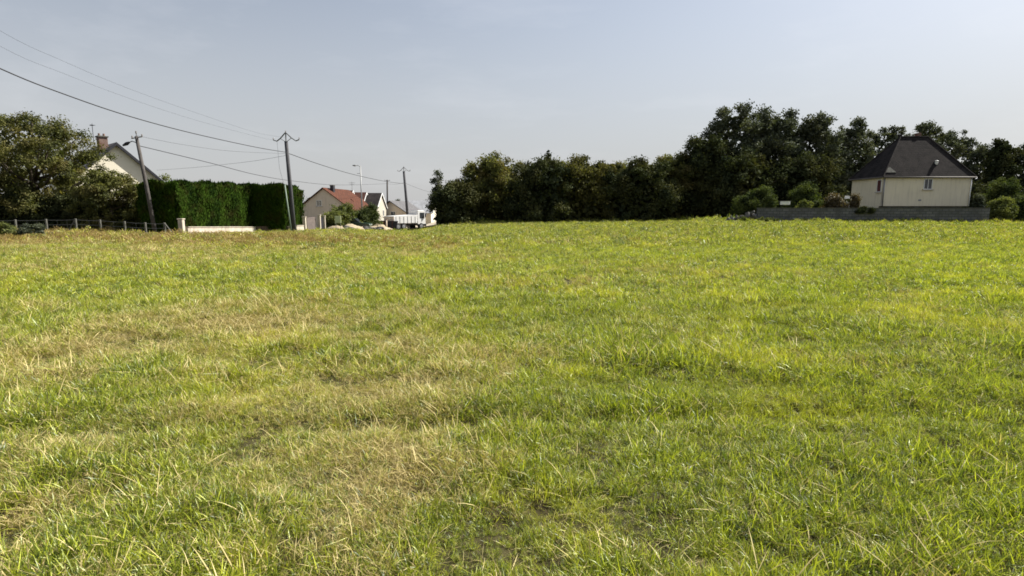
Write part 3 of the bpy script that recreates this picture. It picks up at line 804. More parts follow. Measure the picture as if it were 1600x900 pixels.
pillar('white pillar at the left of the grey boarded gate', -16.9, 44.6, 1.15, .24)
gp = P(480, 360, 44.9)
t = thing('boarded_gate', 'grey brown boarded gate beside the white pillar', 'gate', (-16.78, 44.8, gz(-16.75, 44.8)), math.atan2(1.6, .13))
m = MB()
for k in range(8): m.box(k*.2, k*.2+.185, -.02, .02, .05, 1.15+.05*math.sin(k*.35))
m.build('boards', M['grey_boards'], t)
m = MB(); m.box(0, 1.6, .022, .07, .25, .34); m.box(0, 1.6, .022, .07, .85, .94); m.each('rail', M['grey_boards'], t)
pillar('pale pillar standing free right of the grey gate', -16.38, 46.6, 1.35, .2)
pillar('thin pale pillar, rightmost beside the pale green panel', -16.24, 47.45, 1.3, .15)
t = thing('open_gate_leaf', 'dark open gate leaf between the two pale pillars', 'gate', (-16.38, 46.8, gz(-16.4, 46.8)), math.atan2(.5, .05))
m = MB(); m.box(0, .5, -.025, .025, .05, 1.2); m.build('panel', M['dark_metal'], t)
m = MB(); m.box(-.04, 0, -.03, .03, 0, 1.25); m.box(.5, .54, -.03, .03, 0, 1.25); m.each('frame_post', M['dark_metal'], t)

# pale green panel on two legs
M['pale_green'] = surface('pale_green_board', (.62, .66, .38), (.52, .56, .32), 2, .6)
q = P(528, 343, 54); zg = gz(q.x, 54)
t = thing('panel_board', 'pale yellow green blank board on two short posts', 'board', (q.x, 54, zg))
m = MB(); m.box(-.3, .3, -.03, .03, q.z-zg-.34, q.z-zg+.34); m.build('board', M['pale_green'], t, bevel=.01)
for s in (-.24, .24):
    m = MB(); m.tube([(s, .05, -.2), (s, .05, q.z-zg+.2)], .025, 6); m.build('leg', M['galv'], t)

# ------------------------------------------------------------------ utility poles, lamp, cables
M['pole_wood'] = surface('weathered_pole_timber', (.095, .085, .08), (.055, .05, .046), 3, .9, .3, 18)
M['pole_concrete'] = surface('pole_concrete', (.085, .085, .092), (.06, .06, .066), 3, .9, .2, 18)
M['green_post'] = surface('green_painted_steel', (.22, .28, .22), (.16, .21, .17), 3, .6)
M['cable'] = surface('black_cable', (.045, .045, .05), (.03, .03, .035), 5, .5)
M['ceramic'] = surface('glass_insulator', (.30, .26, .24), (.2, .17, .16), 5, .25, spec=.5)

def world_line(px_top, py_top, px_base, D, Dt=None):
    xb = (px_base-CX)/F*D*1.0
    q = P(px_base, 364, D); zb0 = gz(q.x, D)
    return Vector((q.x, D, zb0)), P(px_top, py_top, Dt or D)

def utility_pole(label, px_top, py_top, px_base, D, r0, r1, mat, arm):
    b_, tp = world_line(px_top, py_top, px_base, D)
    t = thing('utility_pole', label, 'utility pole', b_, 0, 'utility poles along the lane')
    d = tp - b_
    m = MB(); m.tube([Vector((0, 0, -.5)), d*.5, d], [r0, (r0+r1)/2, r1], 10); m.build('pole', M[mat], t, True)
    def ins(p, parent):
        k = MB(); p = Vector(p)
        for j in range(3): k.tube([p+Vector((0, 0, .05*j)), p+Vector((0, 0, .05*j+.035))], [.05, .03], 8)
        k.build('insulator', M['ceramic'], parent, True)
    if arm == 'vault':          # raised bent crossarm, drooping at both ends
        k = MB(); h = d
        k.tube([h+Vector((-.95, 0, .10)), h+Vector((-.7, 0, .02)), h+Vector((-.42, 0, .22)), h+Vector((-.05, 0, .62)), h+Vector((.05, 0, .62)), h+Vector((.42, 0, .26)), h+Vector((.75, 0, .04)), h+Vector((1.0, 0, .14))], .045, 6)
        k.tube([h+Vector((0, 0, -.2)), h+Vector((0, 0, .62))], .05, 6)
        k.tube([h+Vector((0, 0, -.05)), h+Vector((-.42, 0, .22))], .025, 5); k.tube([h+Vector((0, 0, -.05)), h+Vector((.42, 0, .26))], .025, 5)
        ar = k.build('crossarm', M['galv'], t)
        for p in ((-.95, 0, .12), (0, 0, .66), (1.0, 0, .16)): ins(h+Vector(p), ar)
    elif arm == 'lamp':         # small pins on top and a street lamp on a bracket
        k = MB(); h = d
        k.tube([h+Vector((-.28, 0, -.12)), h+Vector((.34, 0, -.02))], .03, 6); k.tube([h, h+Vector((.02, 0, .2))], .025, 6)
        ar = k.build('crossarm', M['galv'], t)
        for p in ((-.24, 0, -.1), (.32, 0, -.02), (0, 0, .16)): ins(h+Vector(p), ar)
        k = MB(); k.tube([h+Vector((0, -.1, -.35)), h+Vector((-.2, -.1, -.28)), h+Vector((-.42, -.12, -.38))], .028, 6); br = k.build('lamp_bracket', M['galv'], t)
        k = MB(); k.tube([h+Vector((-.34, -.12, -.34)), h+Vector((-.5, -.12, -.42)), h+Vector((-.72, -.13, -.52))], [.05, .10, .05], 8); k.build('lamp_head', M['dark_metal'], t, True)
    elif arm == 'small':
        k = MB(); h = d
        k.tube([h+Vector((-.5, 0, -.15)), h+Vector((.5, 0, -.15))], .04, 6); ar = k.build('crossarm', M['galv'], t)
        for p in ((-.45, 0, -.12), (.45, 0, -.12)): ins(h+Vector(p), ar)
    return t, d
pA, dA = utility_pole('leaning utility pole with a small street lamp left of the hedge', 213, 213, 244, 31.7, .12, .085, 'pole_wood', 'lamp')
pB, dB = utility_pole('tall utility pole with a forked crossarm in front of the hedge', 447, 221, 460, 42.3, .17, .13, 'pole_concrete', 'vault')
pC, dC = utility_pole('farther utility pole with a forked crossarm above the white lorry', 631, 268, 639, 85, .24, .17, 'pole_concrete', 'vault')
pD, dD = utility_pole('small distant utility pole with a plain crossarm above the low houses', 605, 281, 606, 104, .17, .14, 'pole_wood', 'small')
# slim pole beside the tall pole
b_, tp = world_line(445, 289, 456, 41.6)
t = thing('steel_post', 'slim greenish post leaning beside the tall forked utility pole', 'post', b_)
m = MB(); m.tube([Vector((0, 0, -.3)), tp-b_], [.06, .05], 8); m.build('post', M['green_post'], t, True)
m = MB(); m.tube([tp-b_, tp-b_+Vector((0, 0, .08))], [.06, .03], 8); m.build('cap', M['green_post'], t, True)
# street lamp mast
b_, tp = world_line(563, 259, 567, 72)
t = thing('street_lamp', 'grey street lamp mast with a short arm above the red roofs', 'street lamp', b_)
d = tp - b_
m = MB(); m.tube([Vector((0, 0, -.3)), d], [.11, .06], 8); m.build('mast', M['galv'], t, True)
m = MB(); m.tube([d-Vector((0, 0, .1)), d+Vector((-.35, 0, .05)), d+Vector((-.6, 0, .04))], .04, 6); m.build('arm', M['galv'], t, True)
m = MB(); m.tube([d+Vector((-.5, 0, .05)), d+Vector((-.75, 0, .02)), d+Vector((-1.0, 0, .05))], [.06, .11, .05], 8); m.build('lamp_head', M['galv'], t, True)
m = MB(); m.tube([d-Vector((.0, 0, 1.0)), d-Vector((.45, 0, .98))], .03, 6); m.build('bracket', M['galv'], t, True)

def cable(label, pts, planA, planB, r, cat='cable', n=None):
    """cable hanging in the vertical plane through two plan points, passing the given sight lines"""
    (xa, ya), (xb, yb) = planA, planB
    W = []
    for px, py in pts:
        v = P(px, py, 1.0); u = v.x
        # x = u*y ; on the line (x-xa)*(yb-ya) = (y-ya)*(xb-xa)
        den = u*(yb-ya) - (xb-xa); y = (xa*(yb-ya) - ya*(xb-xa))/den
        W.append(P(px, py, y))
    # smooth through the points
    out = []
    for i in range(len(W)-1):
        p0, p1, p2, p3 = W[max(i-1, 0)], W[i], W[i+1], W[min(i+2, len(W)-1)]
        for k in range(6):
            s = k/6
            out.append(.5*((2*p1) + (p2-p0)*s + (2*p0-5*p1+4*p2-p3)*s*s + (3*p1-p0-3*p2+p3)*s**3))
    out.append(W[-1])
    m = MB(); m.tube(out, r, 6); o = m.build('overhead_cable', M['cable'], None, True)
    return tag(o, label, cat, 'overhead cables')
B0 = (pB.location.x + dB.x*.9, 42.3); C0 = (pC.location.x, 85); D0 = (pD.location.x, 104); A0 = (pA.location.x + dA.x, 33)
L0 = (-18.3, 9.0)
cable('thick black cable sweeping down from the upper left edge to the tall forked pole', [(-560, -175), (-250, -12), (0, 107), (100, 147), (200, 181), (300, 208), (400, 230), (448, 238)], L0, B0, .022)
cable('upper thin wire from the upper left edge to the top of the tall forked pole', [(-560, -330), (-250, -110), (0, 48), (100, 96), (200, 138), (300, 174), (400, 207), (447, 215)], (L0[0]+.1, L0[1]), (B0[0], B0[1]), .0042)
cable('lower thin wire from the upper left edge to the left arm of the forked pole', [(-560, -280), (-250, -80), (0, 72), (100, 115), (200, 153), (300, 186), (400, 213), (432, 220)], (L0[0]-.9, L0[1]), (B0[0]-.9, B0[1]), .0042)
cable('thick cable from the tall forked pole down to the farther forked pole', [(449, 239), (500, 257), (550, 272), (600, 283), (632, 287)], B0, C0, .025)
cable('cable from the leaning lamp pole passing behind the tall pole to the small distant pole', [(214, 227), (260, 238), (330, 255), (400, 273), (460, 283), (530, 289), (605, 287)], A0, D0, .021)
cable('thin wire from the leaning lamp pole to the tall forked pole', [(214, 212), (280, 225), (360, 236), (447, 240)], A0, B0, .008)
cable('thin service wire from the tall pole down to the gabled house on the left', [(446, 243), (400, 251), (350, 257), (300, 262), (245, 266)], B0, (-30.5, 52), .010)
cable('thin wire running right from the farther forked pole into the dark trees', [(633, 286), (655, 295), (690, 306)], C0, (-9, 100), .016)
cable('thin wire between the farther forked pole and the small distant pole', [(605, 287), (618, 288), (632, 285)], D0, C0, .014)
# down-lead on the tall pole
for dx, lab in ((-.62, 'left hanging down lead beside the tall forked pole'), (.1, 'right hanging down lead close to the tall forked pole')):
    hd = pB.location + dB; m = MB(); m.tube([hd+Vector((dx, -.15, -.05)), hd+Vector((dx+.06, -.15, -2.0)), hd+Vector((dx*.5+.25, -.16, -4.2))], .008, 5)
    tag(m.build('down_lead', M['cable'], None), lab, 'cable', 'overhead cables')

# ------------------------------------------------------------------ houses
M['slate'] = tiled('dark_slate', (.030, .026, .026), (.017, .015, .015), (.008, .007, .007), .32, .22, .95, axis_map=(R(-58), 0, 0), patch=(.040, .034, .032))
M['slate_grey'] = tiled('grey_slate', (.17, .165, .17), (.13, .125, .13), (.05, .05, .05), .34, .24, .55, axis_map=(R(-50), 0, 0))
M['red_tile'] = tiled('red_clay_tile', (.13, .05, .03), (.085, .035, .022), (.03, .012, .008), .3, .3, .9, axis_map=(R(-45), 0, 0), patch=(.07, .03, .02))
M['brown_tile'] = tiled('brown_clay_tile', (.11, .048, .036), (.08, .036, .028), (.05, .03, .025), .3, .3, .75, axis_map=(R(-45), 0, 0))
M['pale_roof'] = tiled('pale_grey_sheet_roof', (.40, .41, .43), (.34, .35, .37), (.24, .24, .25), 1.2, .35, .5, axis_map=(R(-35), 0, 0))
M['beige_wall'] = surface('beige_render', (.72, .61, .48), (.66, .55, .43), 1.0, .92, .1, 30, stains=(.58, .49, .38))
M['cream_gable'] = surface('pale_cream_render', (.82, .76, .62), (.76, .70, .56), 1.0, .92, .1, 30)
M['white_wall'] = surface('white_wall_paint', (.46, .42, .35), (.4, .37, .31), 1, .9)
M['cement'] = tiled('cement_blocks', (.175, .176, .18), (.115, .117, .122), (.06, .06, .062), .5, .22, .95, axis_map=(R(90), 0, 0), bump=.35, patch=(.085, .086, .085))
M['rubble'] = surface('rubble_stone', (.18, .17, .16), (.07, .068, .065), 6, .95, .9, 9)
M['glass'] = surface('window_glass', (.045, .05, .06), (.03, .035, .04), 1, .08, spec=.6)
M['shutter_red'] = surface('dark_red_shutter', (.11, .035, .035), (.08, .028, .028), 3, .6)
M['white_pvc'] = surface('white_window_paint', (.78, .78, .76), (.70, .70, .68), 2, .5)
M['zinc'] = surface('zinc', (.34, .34, .35), (.24, .24, .25), 3, .45, metallic=.5)
M['gutter'] = surface('painted_gutter', (.16, .14, .125), (.11, .1, .09), 3, .7)
M['brick_red'] = tiled('chimney_brick', (.26, .12, .085), (.19, .09, .065), (.22, .20, .18), .22, .075, .9, axis_map=(R(90), 0, 0))

def window(parent, M4, w, h, frame='white_pvc', pane='glass', sill=True, bars=1, ft=.06):
    """frame, pane and sill in a wall plane: M4 places x across, z up, -y outwards"""
    m = MB()
    for x0, x1, z0, z1 in ((-w/2, -w/2+ft, 0, h), (w/2-ft, w/2, 0, h), (-w/2+ft, w/2-ft, 0, ft), (-w/2+ft, w/2-ft, h-ft, h)):
        m.box(x0, x1, -.05, .02, z0, z1, M4)
    if bars: m.box(-ft*.4, ft*.4, -.035, .02, ft, h-ft, M4)
    f = m.build('window', M[frame], parent)
    m = MB(); m.box(-w/2+ft, w/2-ft, -.012, .015, ft, h-ft, M4); m.build('pane', M[pane], f)
    if sill:
        m = MB(); m.box(-w/2-.1, w/2+.1, -.14, .01, -.08, -.003, M4); m.build('sill', M['white_render'], f)
    return f

def gable_house(name, label, x, y, rz, W, Ln, z0, ze, zr, wall, roof, oh=.35, th=.16, group=None, verge=None):
    """ridge along local y; gables at both ends. ze, zr are absolute heights"""
    t = thing(name, label, 'house', (x, y, z0), rz, group)
    e, r = ze-z0, zr-z0
    m = MB(); m.prism([(-W/2, -1), (W/2, -1), (W/2, e), (0, r), (-W/2, e)], -Ln/2, Ln/2); m.build('wall', M[wall], t)
    k = (r-e)/(W/2); xo = W/2+oh; s = MB(); lift = .03
    for sg in (-1, 1):
        pr = [(sg*xo, e-k*oh+lift), (0, r+lift), (0, r+lift+th), (sg*xo, e-k*oh+lift+th*.8)]
        s.prism(pr if sg > 0 else pr[::-1], -Ln/2-oh, Ln/2+oh)
    ro = s.build('roof', M[roof], t)
    if verge:
        v_ = MB()
        for yy in (-Ln/2-oh-.05, Ln/2+oh+.003):
            for sg in (-1, 1):
                pr = [(sg*xo, e-k*oh-.08), (0, r-.06), (0, r+th+.06), (sg*xo, e-k*oh+th)]
                v_.prism(pr if sg > 0 else pr[::-1], yy, yy+.047)
        v_.each('verge_board', M[verge], ro)
    return t, e, r, ro

# left gabled house
q = P(180, 224, 54)
hL, e, r, ro = gable_house('gabled_house', 'cream gabled house with dark roof behind the spreading tree', q.x-4.0*math.sin(R(50)), 54+4.0*math.cos(R(50)), R(50), 7.2, 8, .3, P(240, 284, 57).z, q.z-.15, 'cream_gable', 'slate_grey', .35, .2, verge='dark_metal')
m = MB(); m.box(-1.05, -.35, -3.1, -2.2, r-1.1, r+.75); ch = m.build('chimney', M['brick_red'], hL, bevel=.01)
m = MB(); m.box(-1.13, -.27, -3.18, -2.12, r+.753, r+.86); m.build('chimney_cap', M['concrete'], ch)
for xx in (-.9, -.52):
    m = MB(); m.tube([(xx, -2.65, r+.86), (xx, -2.65, r+1.12)], [.11, .09], 8); m.build('chimney_pot', M['brick_red'], ch)
m = MB(); m.tube([(-1.5, -3.2, r-1.6), (-1.5, -3.2, r+1.9)], .025, 6); m.tube([(-1.5, -3.5, r+1.75), (-1.5, -2.8, r+1.75)], .018, 5)
for k in range(5): m.tube([(-1.5-.22+.02*k, -3.45+.14*k, r+1.75), (-1.5+.22-.02*k, -3.45+.14*k, r+1.75)], .012, 4)
tag(m.build('antenna', M['dark_metal'], hL), 'thin aerial mast beside the chimney')
hL.children[-1].pop('label', None)
window(hL, Matrix.Translation((1.2, -4.003, e-1.4)), .9, 1.1)

# cream hipped house on the right
D = 50.0
x0, x1 = P(1379, 300, D).x, P(1516, 300, D).x; y0, y1 = D, D+4.6
ze, zr = P(1440, 274, D).z, P(1428, 214, D+2.3).z; zl = P(1440, 322, D).z; zg = gz(36, D)-.3
hx, hy = (x0+x1)/2, (y0+y1)/2
hr = thing('hipped_house', 'cream single storey house with steep dark hipped slate roof', 'house', (hx, hy, zg))
lx, ly = x0-hx, y0-hy; e, r, b0 = ze-zg, zr-zg, zl-zg
m = MB(); m.box(lx, -lx, ly, -ly, b0, e); m.build('wall', M['cream_render'], hr)
m = MB(); m.box(lx+.02, -lx-.35, ly+.35, -ly-.3, -.5, b0-.003); m.build('basement', M['cement'], hr)
m = MB(); m.box(lx-.35, lx+1.55*0-.003+.0, ly+.0, -ly, -.5, b0+.1) if False else m.box(lx-.02, lx+.02-.003, ly+.36, -ly, -.5, b0-.004); m.build('basement_side', M['cream_render'], hr)
oh = .2; exL, exR, eyF, eyB = lx-oh, -lx+oh, ly-oh, -ly+oh
ax, bx = P(1407, 214, D+2.3).x-hx, P(1450, 214, D+2.3).x-hx
zeo = e-.12
m = MB()
m.add([(exL, eyF, zeo), (exR, eyF, zeo), (exR, eyB, zeo), (exL, eyB, zeo), (ax, 0, r), (bx, 0, r),
       (exL, eyF, zeo-.1), (exR, eyF, zeo-.1), (exR, eyB, zeo-.1), (exL, eyB, zeo-.1)],
      [(0, 1, 5, 4), (1, 2, 5), (2, 3, 4, 5), (3, 0, 4), (6, 9, 8, 7), (0, 6, 7, 1), (1, 7, 8, 2), (2, 8, 9, 3), (3, 9, 6, 0)])
rf = m.build('roof', M['slate'], hr)
m = MB()
for a, b_ in (((exL, eyF, zeo), (ax, 0, r)), ((exR, eyF, zeo), (bx, 0, r)), ((exR, eyB, zeo), (bx, 0, r)), ((exL, eyB, zeo), (ax, 0, r)), ((ax, 0, r), (bx, 0, r))):
    m.tube([Vector(a)+Vector((0, 0, .02)), Vector(b_)+Vector((0, 0, .02))], .07, 6)
m.build('ridge_tiles', M['slate'], rf)
m = MB(); m.tube([(exL, eyF-.05, zeo-.06), (exR, eyF-.05, zeo-.06)], .065, 8); m.tube([(exL-.05, eyF, zeo-.06), (exL-.05, eyB, zeo-.06)], .065, 8); m.build('gutter', M['gutter'], hr, True)
m = MB(); m.tube([(lx+.06, ly-.06, zeo-.1), (lx+.06, ly-.06, b0)], .045, 8); m.build('downpipe', M['zinc'], hr, True)
m = MB(); m.tube([(-lx-.06, ly-.06, zeo-.1), (-lx-.06, ly-.06, b0)], .045, 8); m.build('downpipe', M['white_pvc'], hr, True)
m = MB(); m.box(bx-.95, bx-.6, .05, .45, r-.6, r+.38); m.build('chimney', M['brick_red'], rf, bevel=.01)
m = MB(); m.box(ax-.05, ax+.2, .05, .3, r-.5, r+.25); m.build('chimney', M['slate'], rf, bevel=.01)
def on_front(px, py):   # point on the front roof slope under a sight line
    for k in range(200):
        yy = y0-oh + k*.02; q = P(px, py, yy); t_ = (yy-(y0-oh))/(hy-(y0-oh))
        if q.z - zg <= zeo + (r-zeo)*t_: return q - Vector((hx, hy, zg))
    return q - Vector((hx, hy, zg))
q = on_front(1463, 256); m = MB(); m.tube([q+Vector((0, .05, -.1)), q+Vector((0, -.02, .22))], .13, 10); m.tube([q+Vector((0, -.02, .22)), q+Vector((0, -.02, .3))], [.2, .1], 10); m.build('roof_vent', M['white_pvc'], rf, True)
q = on_front(1391, 266); m = MB()
sl = (Vector((0, -ly+oh, r-zeo))).normalized(); nn = Vector((0, -sl.z, sl.y))
c4 = [q+nn*.02+sl*a+Vector((bb, 0, 0)) for a, bb in ((-.28, -.5), (-.28, .45), (.3, .05), (.3, -.12))]
m.add(c4+[p+nn*.03 for p in c4], [(0, 1, 2, 3), (4, 7, 6, 5), (0, 4, 5, 1), (1, 5, 6, 2), (2, 6, 7, 3), (3, 7, 4, 0)]); m.build('flashing', M['concrete'], rf)
wq = P(1449, 296, D); window(hr, Matrix.Translation((wq.x-hx, ly-.003, wq.z-zg)), .78, .95)
wq = P(1437, 313, D); m = MB(); m.box(wq.x-hx-.12, wq.x-hx+.12, ly-.03, ly-.003, wq.z-zg-.06, wq.z-zg+.08); m.build('air_grille', M['zinc'], hr)
# tall red window on the left wall
yw = None
for k in range(520):
    if P(1368, 300, y0+k*.01).x >= x0: yw = y0+k*.01
    else: pass
yw = x0/((1368-CX)/F)/1.0; yw = min(max(yw, y0+.5), y1-.5)
zw0, zw1 = P(1368, 300, yw).z-zg, P(1368, 281, yw).z-zg
MW = Matrix.Translation((lx-.003, yw-hy, zw0)) @ Matrix.Rotation(R(-90), 4, 'Z')
window(hr, MW, .62, zw1-zw0, pane='shutter_red', bars=0, ft=.05)
# quoin strip at the front left corner of the wall
m = MB(); m.box(lx-.012, lx+.11, ly-.012, ly+.11, b0, e-.2); m.build('corner_strip', M['white_render'], hr)

# grey garden wall
wtop = P(1360, 325, 44).z
pL, pR = P(1183, 330, 45.0), P(1545, 330, 44.0)
zt = P(1183, 321, 45).z
run_wall('cement_wall', 'long grey cement block garden wall in front of the cream house', (pL.x, 45.0), (pR.x, 44.0), -.06, .2, M['cement'], .055+.06-.06, capmat=M['concrete'], zdrop=.5, top=P(1360, 324.5, 44.4).z)
m = MB(); g = np.random.default_rng(77)
t = thing('rubble_wall', 'low broken rubble wall at the left end of the grey garden wall', 'wall', (pL.x, 45, gz(pL.x, 45)))
for k in range(46):
    xx = -g.uniform(.05, 2.5); hh = .85 + .28*xx + g.uniform(-.1, .1); zz = g.uniform(-.05, max(hh, .1)); s = g.uniform(.1, .22)
    Rm = Matrix.Translation((xx, g.uniform(-.12, .12), zz)) @ Matrix.Rotation(g.uniform(0, 3), 4, Vector(g.normal(size=3)))
    m.box(-s, s, -s*.7, s*.7, -s*.5, s*.5, Rm)
m.build('stones', M['rubble'], t, bevel=.02)
tree('ivy_clump', 'dark ivy hanging over the garden wall below the left wall of the cream house', 'ivy', None, 1352, 322, 34, 44.35, 551, 'leaf_dark', 0, 30, .2, 3500, .08, prof_bush, trunk=False, depth=.5, base=P(1352, 334, 44.35).z)
# white box and small white sheet on the wall
q = P(1227, 317.5, 44.85); m = MB(); m.box(-.36, .36, -.12, .12, -.13, .13)
t = thing('white_box', 'white rectangular box on top of the garden wall', 'box', (q.x, 44.88, q.z))
m.build('box_body', M['white_pvc'], t, bevel=.02); m = MB(); m.box(-.38, .38, -.14, .14, .133, .165); m.build('lid', M['white_pvc'], t)
q = P(1326, 308, 48.7); t = thing('garden_chair', 'white chair top among the reddish bushes by the cream house', 'chair', (q.x, 48.7, gz(q.x, 48.7)))
hz = q.z - t.location.z
m = MB(); m.box(-.25, .25, .18, .22, hz-.12, hz+.1); m.build('backrest', M['white_pvc'], t, bevel=.01)
m = MB(); m.box(-.25, .25, -.22, .2, hz-.5, hz-.46); m.build('seat', M['white_pvc'], t)
for sx in (-.22, .22):
    for sy in (-.2, .18):
        m = MB(); m.box(sx-.02, sx+.02, sy-.02, sy+.02, 0, hz-.503); m.build('leg', M['white_pvc'], t)

# --- houses by the lorry
G3 = 'houses beyond the lorry'
qk = P(508, 295, 80)
hA, e, r, ro = gable_house('gabled_house', 'beige gable house with red tile roof and a dark chimney', qk.x+.35, 80+4, R(-6), 8.0, 9, -1.2, P(483, 327, 80).z, qk.z, 'beige_wall', 'red_tile', .3, .14, G3)
m = MB(); m.box(.35, .85, -3.0, -2.4, r-.7, r+.5); ch = m.build('chimney', M['dark_metal'], hA); m = MB(); m.box(.3, .9, -3.05, -2.35, r+.503, r+.58); m.build('chimney_cap', M['concrete'], ch)
window(hA, Matrix.Translation((-.7, -4.503, r-2.5)), .8, .85)
qk = P(552, 301, 92)
def side_house(label, pxl, pxr, D, py_r, py_e, wall, roof, depth, verge, fins=()):
    xl, xr = P(pxl, 320, D).x, P(pxr, 320, D).x; z0 = -1.2
    cx = (xl+xr)/2
    t, e, r, ro = gable_house('terraced_house', label, cx, D+depth/2, R(90), depth, xr-xl, z0, P(550, py_e, D).z, P(550, py_r, D+depth/2).z, wall, roof, .18, .14, G3, verge)
    return t, e, r, ro, xr-xl
t, e, r, ro, Ln = side_house('red roofed terraced house right of the beige gable', 515, 541, 88, 299, 328, 'white_wall', 'brown_tile', 7, 'white_pvc')
t, e, r, ro, Ln = side_house('brown roofed terraced house between two white verges', 542.5, 563, 89, 302, 328, 'white_wall', 'brown_tile', 7, 'white_pvc')
t, e, r, ro, Ln = side_house('dark grey roofed terraced house with a white right gable', 564.5, 588, 90, 303, 325, 'white_wall', 'slate', 7, 'white_pvc')
window(t, Matrix.Translation((1.2, -Ln/2-.003, e-1.4)), .9, 1.1)
# red lean-to roof in front
q = P(549, 312, 84)
gable_house('lean_to', 'low red tiled outbuilding in front of the terraced houses', q.x+.3, 86, R(-8), 4.6, 4, -1.2, P(560, 336, 84).z, q.z, 'white_wall', 'red_tile', .25, .12, G3)
# low beige house and pale-roofed house
q = P(617, 315, 98)
t, e, r, ro = gable_house('low_house', 'low beige gable house with dark roof edge behind the lorry', q.x, 98+3.5, R(-14), 6.8, 7, -1.2, P(595, 334, 98).z, q.z, 'beige_wall', 'slate_grey', .4, .16, G3)
window(t, Matrix.Translation((.5, -3.503, e-.4)), .9, .8)
q1, q2 = P(634, 316, 106), P(674, 341, 106)
t, e, r, ro = gable_house('low_house', 'pale grey roofed low house beside the dark trees', (P(628, 320, 106).x+P(676, 320, 106).x)/2, 110, R(84), 8, 6.2, -1.3, P(650, 332, 106).z, P(640, 314.5, 110).z, 'cream_gable', 'pale_roof', .4, .14, G3)
window(t, Matrix.Translation((-4.003, -1.2, e-1.5)) @ Matrix.Rotation(R(-90), 4, 'Z'), .9, 1.0)
window(t, Matrix.Translation((-4.003, 1.4, e-1.5)) @ Matrix.Rotation(R(-90), 4, 'Z'), .6, 1.0)
# antenna on the beige gable house
q = P(540, 284, 88); m = MB(); m.tube([(q.x, 91.4, P(540, 302, 91.4).z), (q.x, 91.4, q.z+.2)], .03, 5); m.tube([(q.x-.5, 91.4, q.z), (q.x+.5, 91.4, q.z)], .025, 5); m.tube([(q.x-.35, 91.4, q.z-.25), (q.x+.35, 91.4, q.z-.25)], .02, 5)
tag(m.build('television_aerial', M['galv'], None), 'thin television aerial above the red terraced roof', 'aerial')

# ------------------------------------------------------------------ lorry, car, earth mound and building site bits
M['lorry_white'] = surface('lorry_white_paint', (.78, .78, .77), (.68, .67, .65), 1.5, .35, spec=.5)
M['tyre'] = surface('tyre_rubber', (.03, .03, .03), (.02, .02, .02), 5, .9)
M['rim'] = surface('steel_rim', (.34, .34, .35), (.25, .25, .26), 4, .5, metallic=.3)
M['car_green'] = surface('dark_green_paint', (.02, .045, .03), (.016, .036, .024), 1, .25, spec=.6)
M['tail_red'] = surface('red_lens', (.45, .03, .02), (.35, .02, .02), 2, .3)
M['lens'] = surface('clear_lens', (.7, .7, .68), (.6, .6, .58), 2, .2)
M['rust'] = surface('rusty_red_paint', (.20, .075, .05), (.13, .05, .035), 3, .8)
M['yellow'] = surface('ochre_yellow_paint', (.62, .42, .07), (.5, .33, .06), 2, .5)
M['sand'] = surface('pale_sand', (.40, .33, .225), (.26, .21, .14), 1.5, .98, .5, 10)

def wheel(parent, x, y, r, w):
    m = MB(); m.disc((x, y, r), (0, 1, 0), r, w, 22); wh = m.build('wheel', M['tyre'], parent, True)
    s = -1 if y < 0 else 1
    m = MB(); m.disc((x, y+s*(w/2+.01), r), (0, 1, 0), r*.55, .03, 16); m.disc((x, y+s*(w/2+.03), r), (0, 1, 0), r*.2, .05, 10); m.build('rim', M['rim'], wh)

xl = P(630, 345, 78).x
lo = thing('tipper_lorry', 'white tipper lorry with dark wheels parked before the low houses', 'lorry', (xl+.35, 78, gz(xl, 78)+.05), R(50))
lo.scale = (.9, .9, .94)
# local +x is forwards
m = MB(); m.box(-2.9, 2.9, -.45, .45, .62, .86); m.build('chassis', M['dark_metal'], lo)
m = MB(); m.prism([(-3.1, 1.02), (1.3, 1.02), (1.42, 2.25), (-3.2, 2.05)], -1.2, 1.2); tb = m.build('tipper_body', M['lorry_white'], lo)
m = MB()
for k in range(6): m.box(-2.8+k*.75, -2.7+k*.75, -1.25, -1.203, 1.06, 2.02)
m.each('side_rib', M['lorry_white'], tb)
m = MB(); m.box(-3.26, -3.2, -1.2, 1.2, 1.0, 2.0); m.build('tailgate', M['beige_wall'], lo)
m = MB(); m.prism([(1.5, .8), (3.15, .8), (3.15, 1.55), (2.95, 2.75), (2.75, 2.9), (1.5, 2.9)], -1.15, 1.15); cb = m.build('cab', M['lorry_white'], lo, bevel=.04)
m = MB(); m.box(1.95, 2.85, -1.175, -1.153, 1.7, 2.55); m.box(1.95, 2.85, 1.153, 1.175, 1.7, 2.55); m.each('side_window', M['glass'], cb)
m = MB(); m.add([(3.16, -1.0, 1.62), (3.16, 1.0, 1.62), (2.975, 1.0, 2.7), (2.975, -1.0, 2.7)], [(0, 1, 2, 3)]); m.build('windscreen', M['glass'], cb)
m = MB(); m.box(3.16, 3.26, -1.15, 1.15, .5, .85); m.build('bumper', M['dark_metal'], cb)
for s in (-.85, .85):
    m = MB(); m.box(3.15, 3.2, s-.16, s+.16, .95, 1.13); m.build('headlight', M['lens'], cb)
    m = MB(); m.box(-3.24, -3.18, s-.12, s+.12, .82, .96); m.build('tail_light', M['tail_red'], lo)
    m = MB(); m.tube([(2.9, s*1.36, 2.4), (2.95, s*1.6, 2.4)], .02, 5); m.box(2.9, 2.98, s*1.6-.1, s*1.6+.1, 1.85, 2.4); m.build('mirror', M['dark_metal'], cb)
for xx in (-2.4, -1.35, 2.2):
    for s in (-1.0, 1.0): wheel(lo, xx, s, .5, .32)
m = MB()
for xx in (-2.4, -1.35): m.box(xx-.55, xx+.55, -1.2, -.8, 1.003-.0, 1.017)
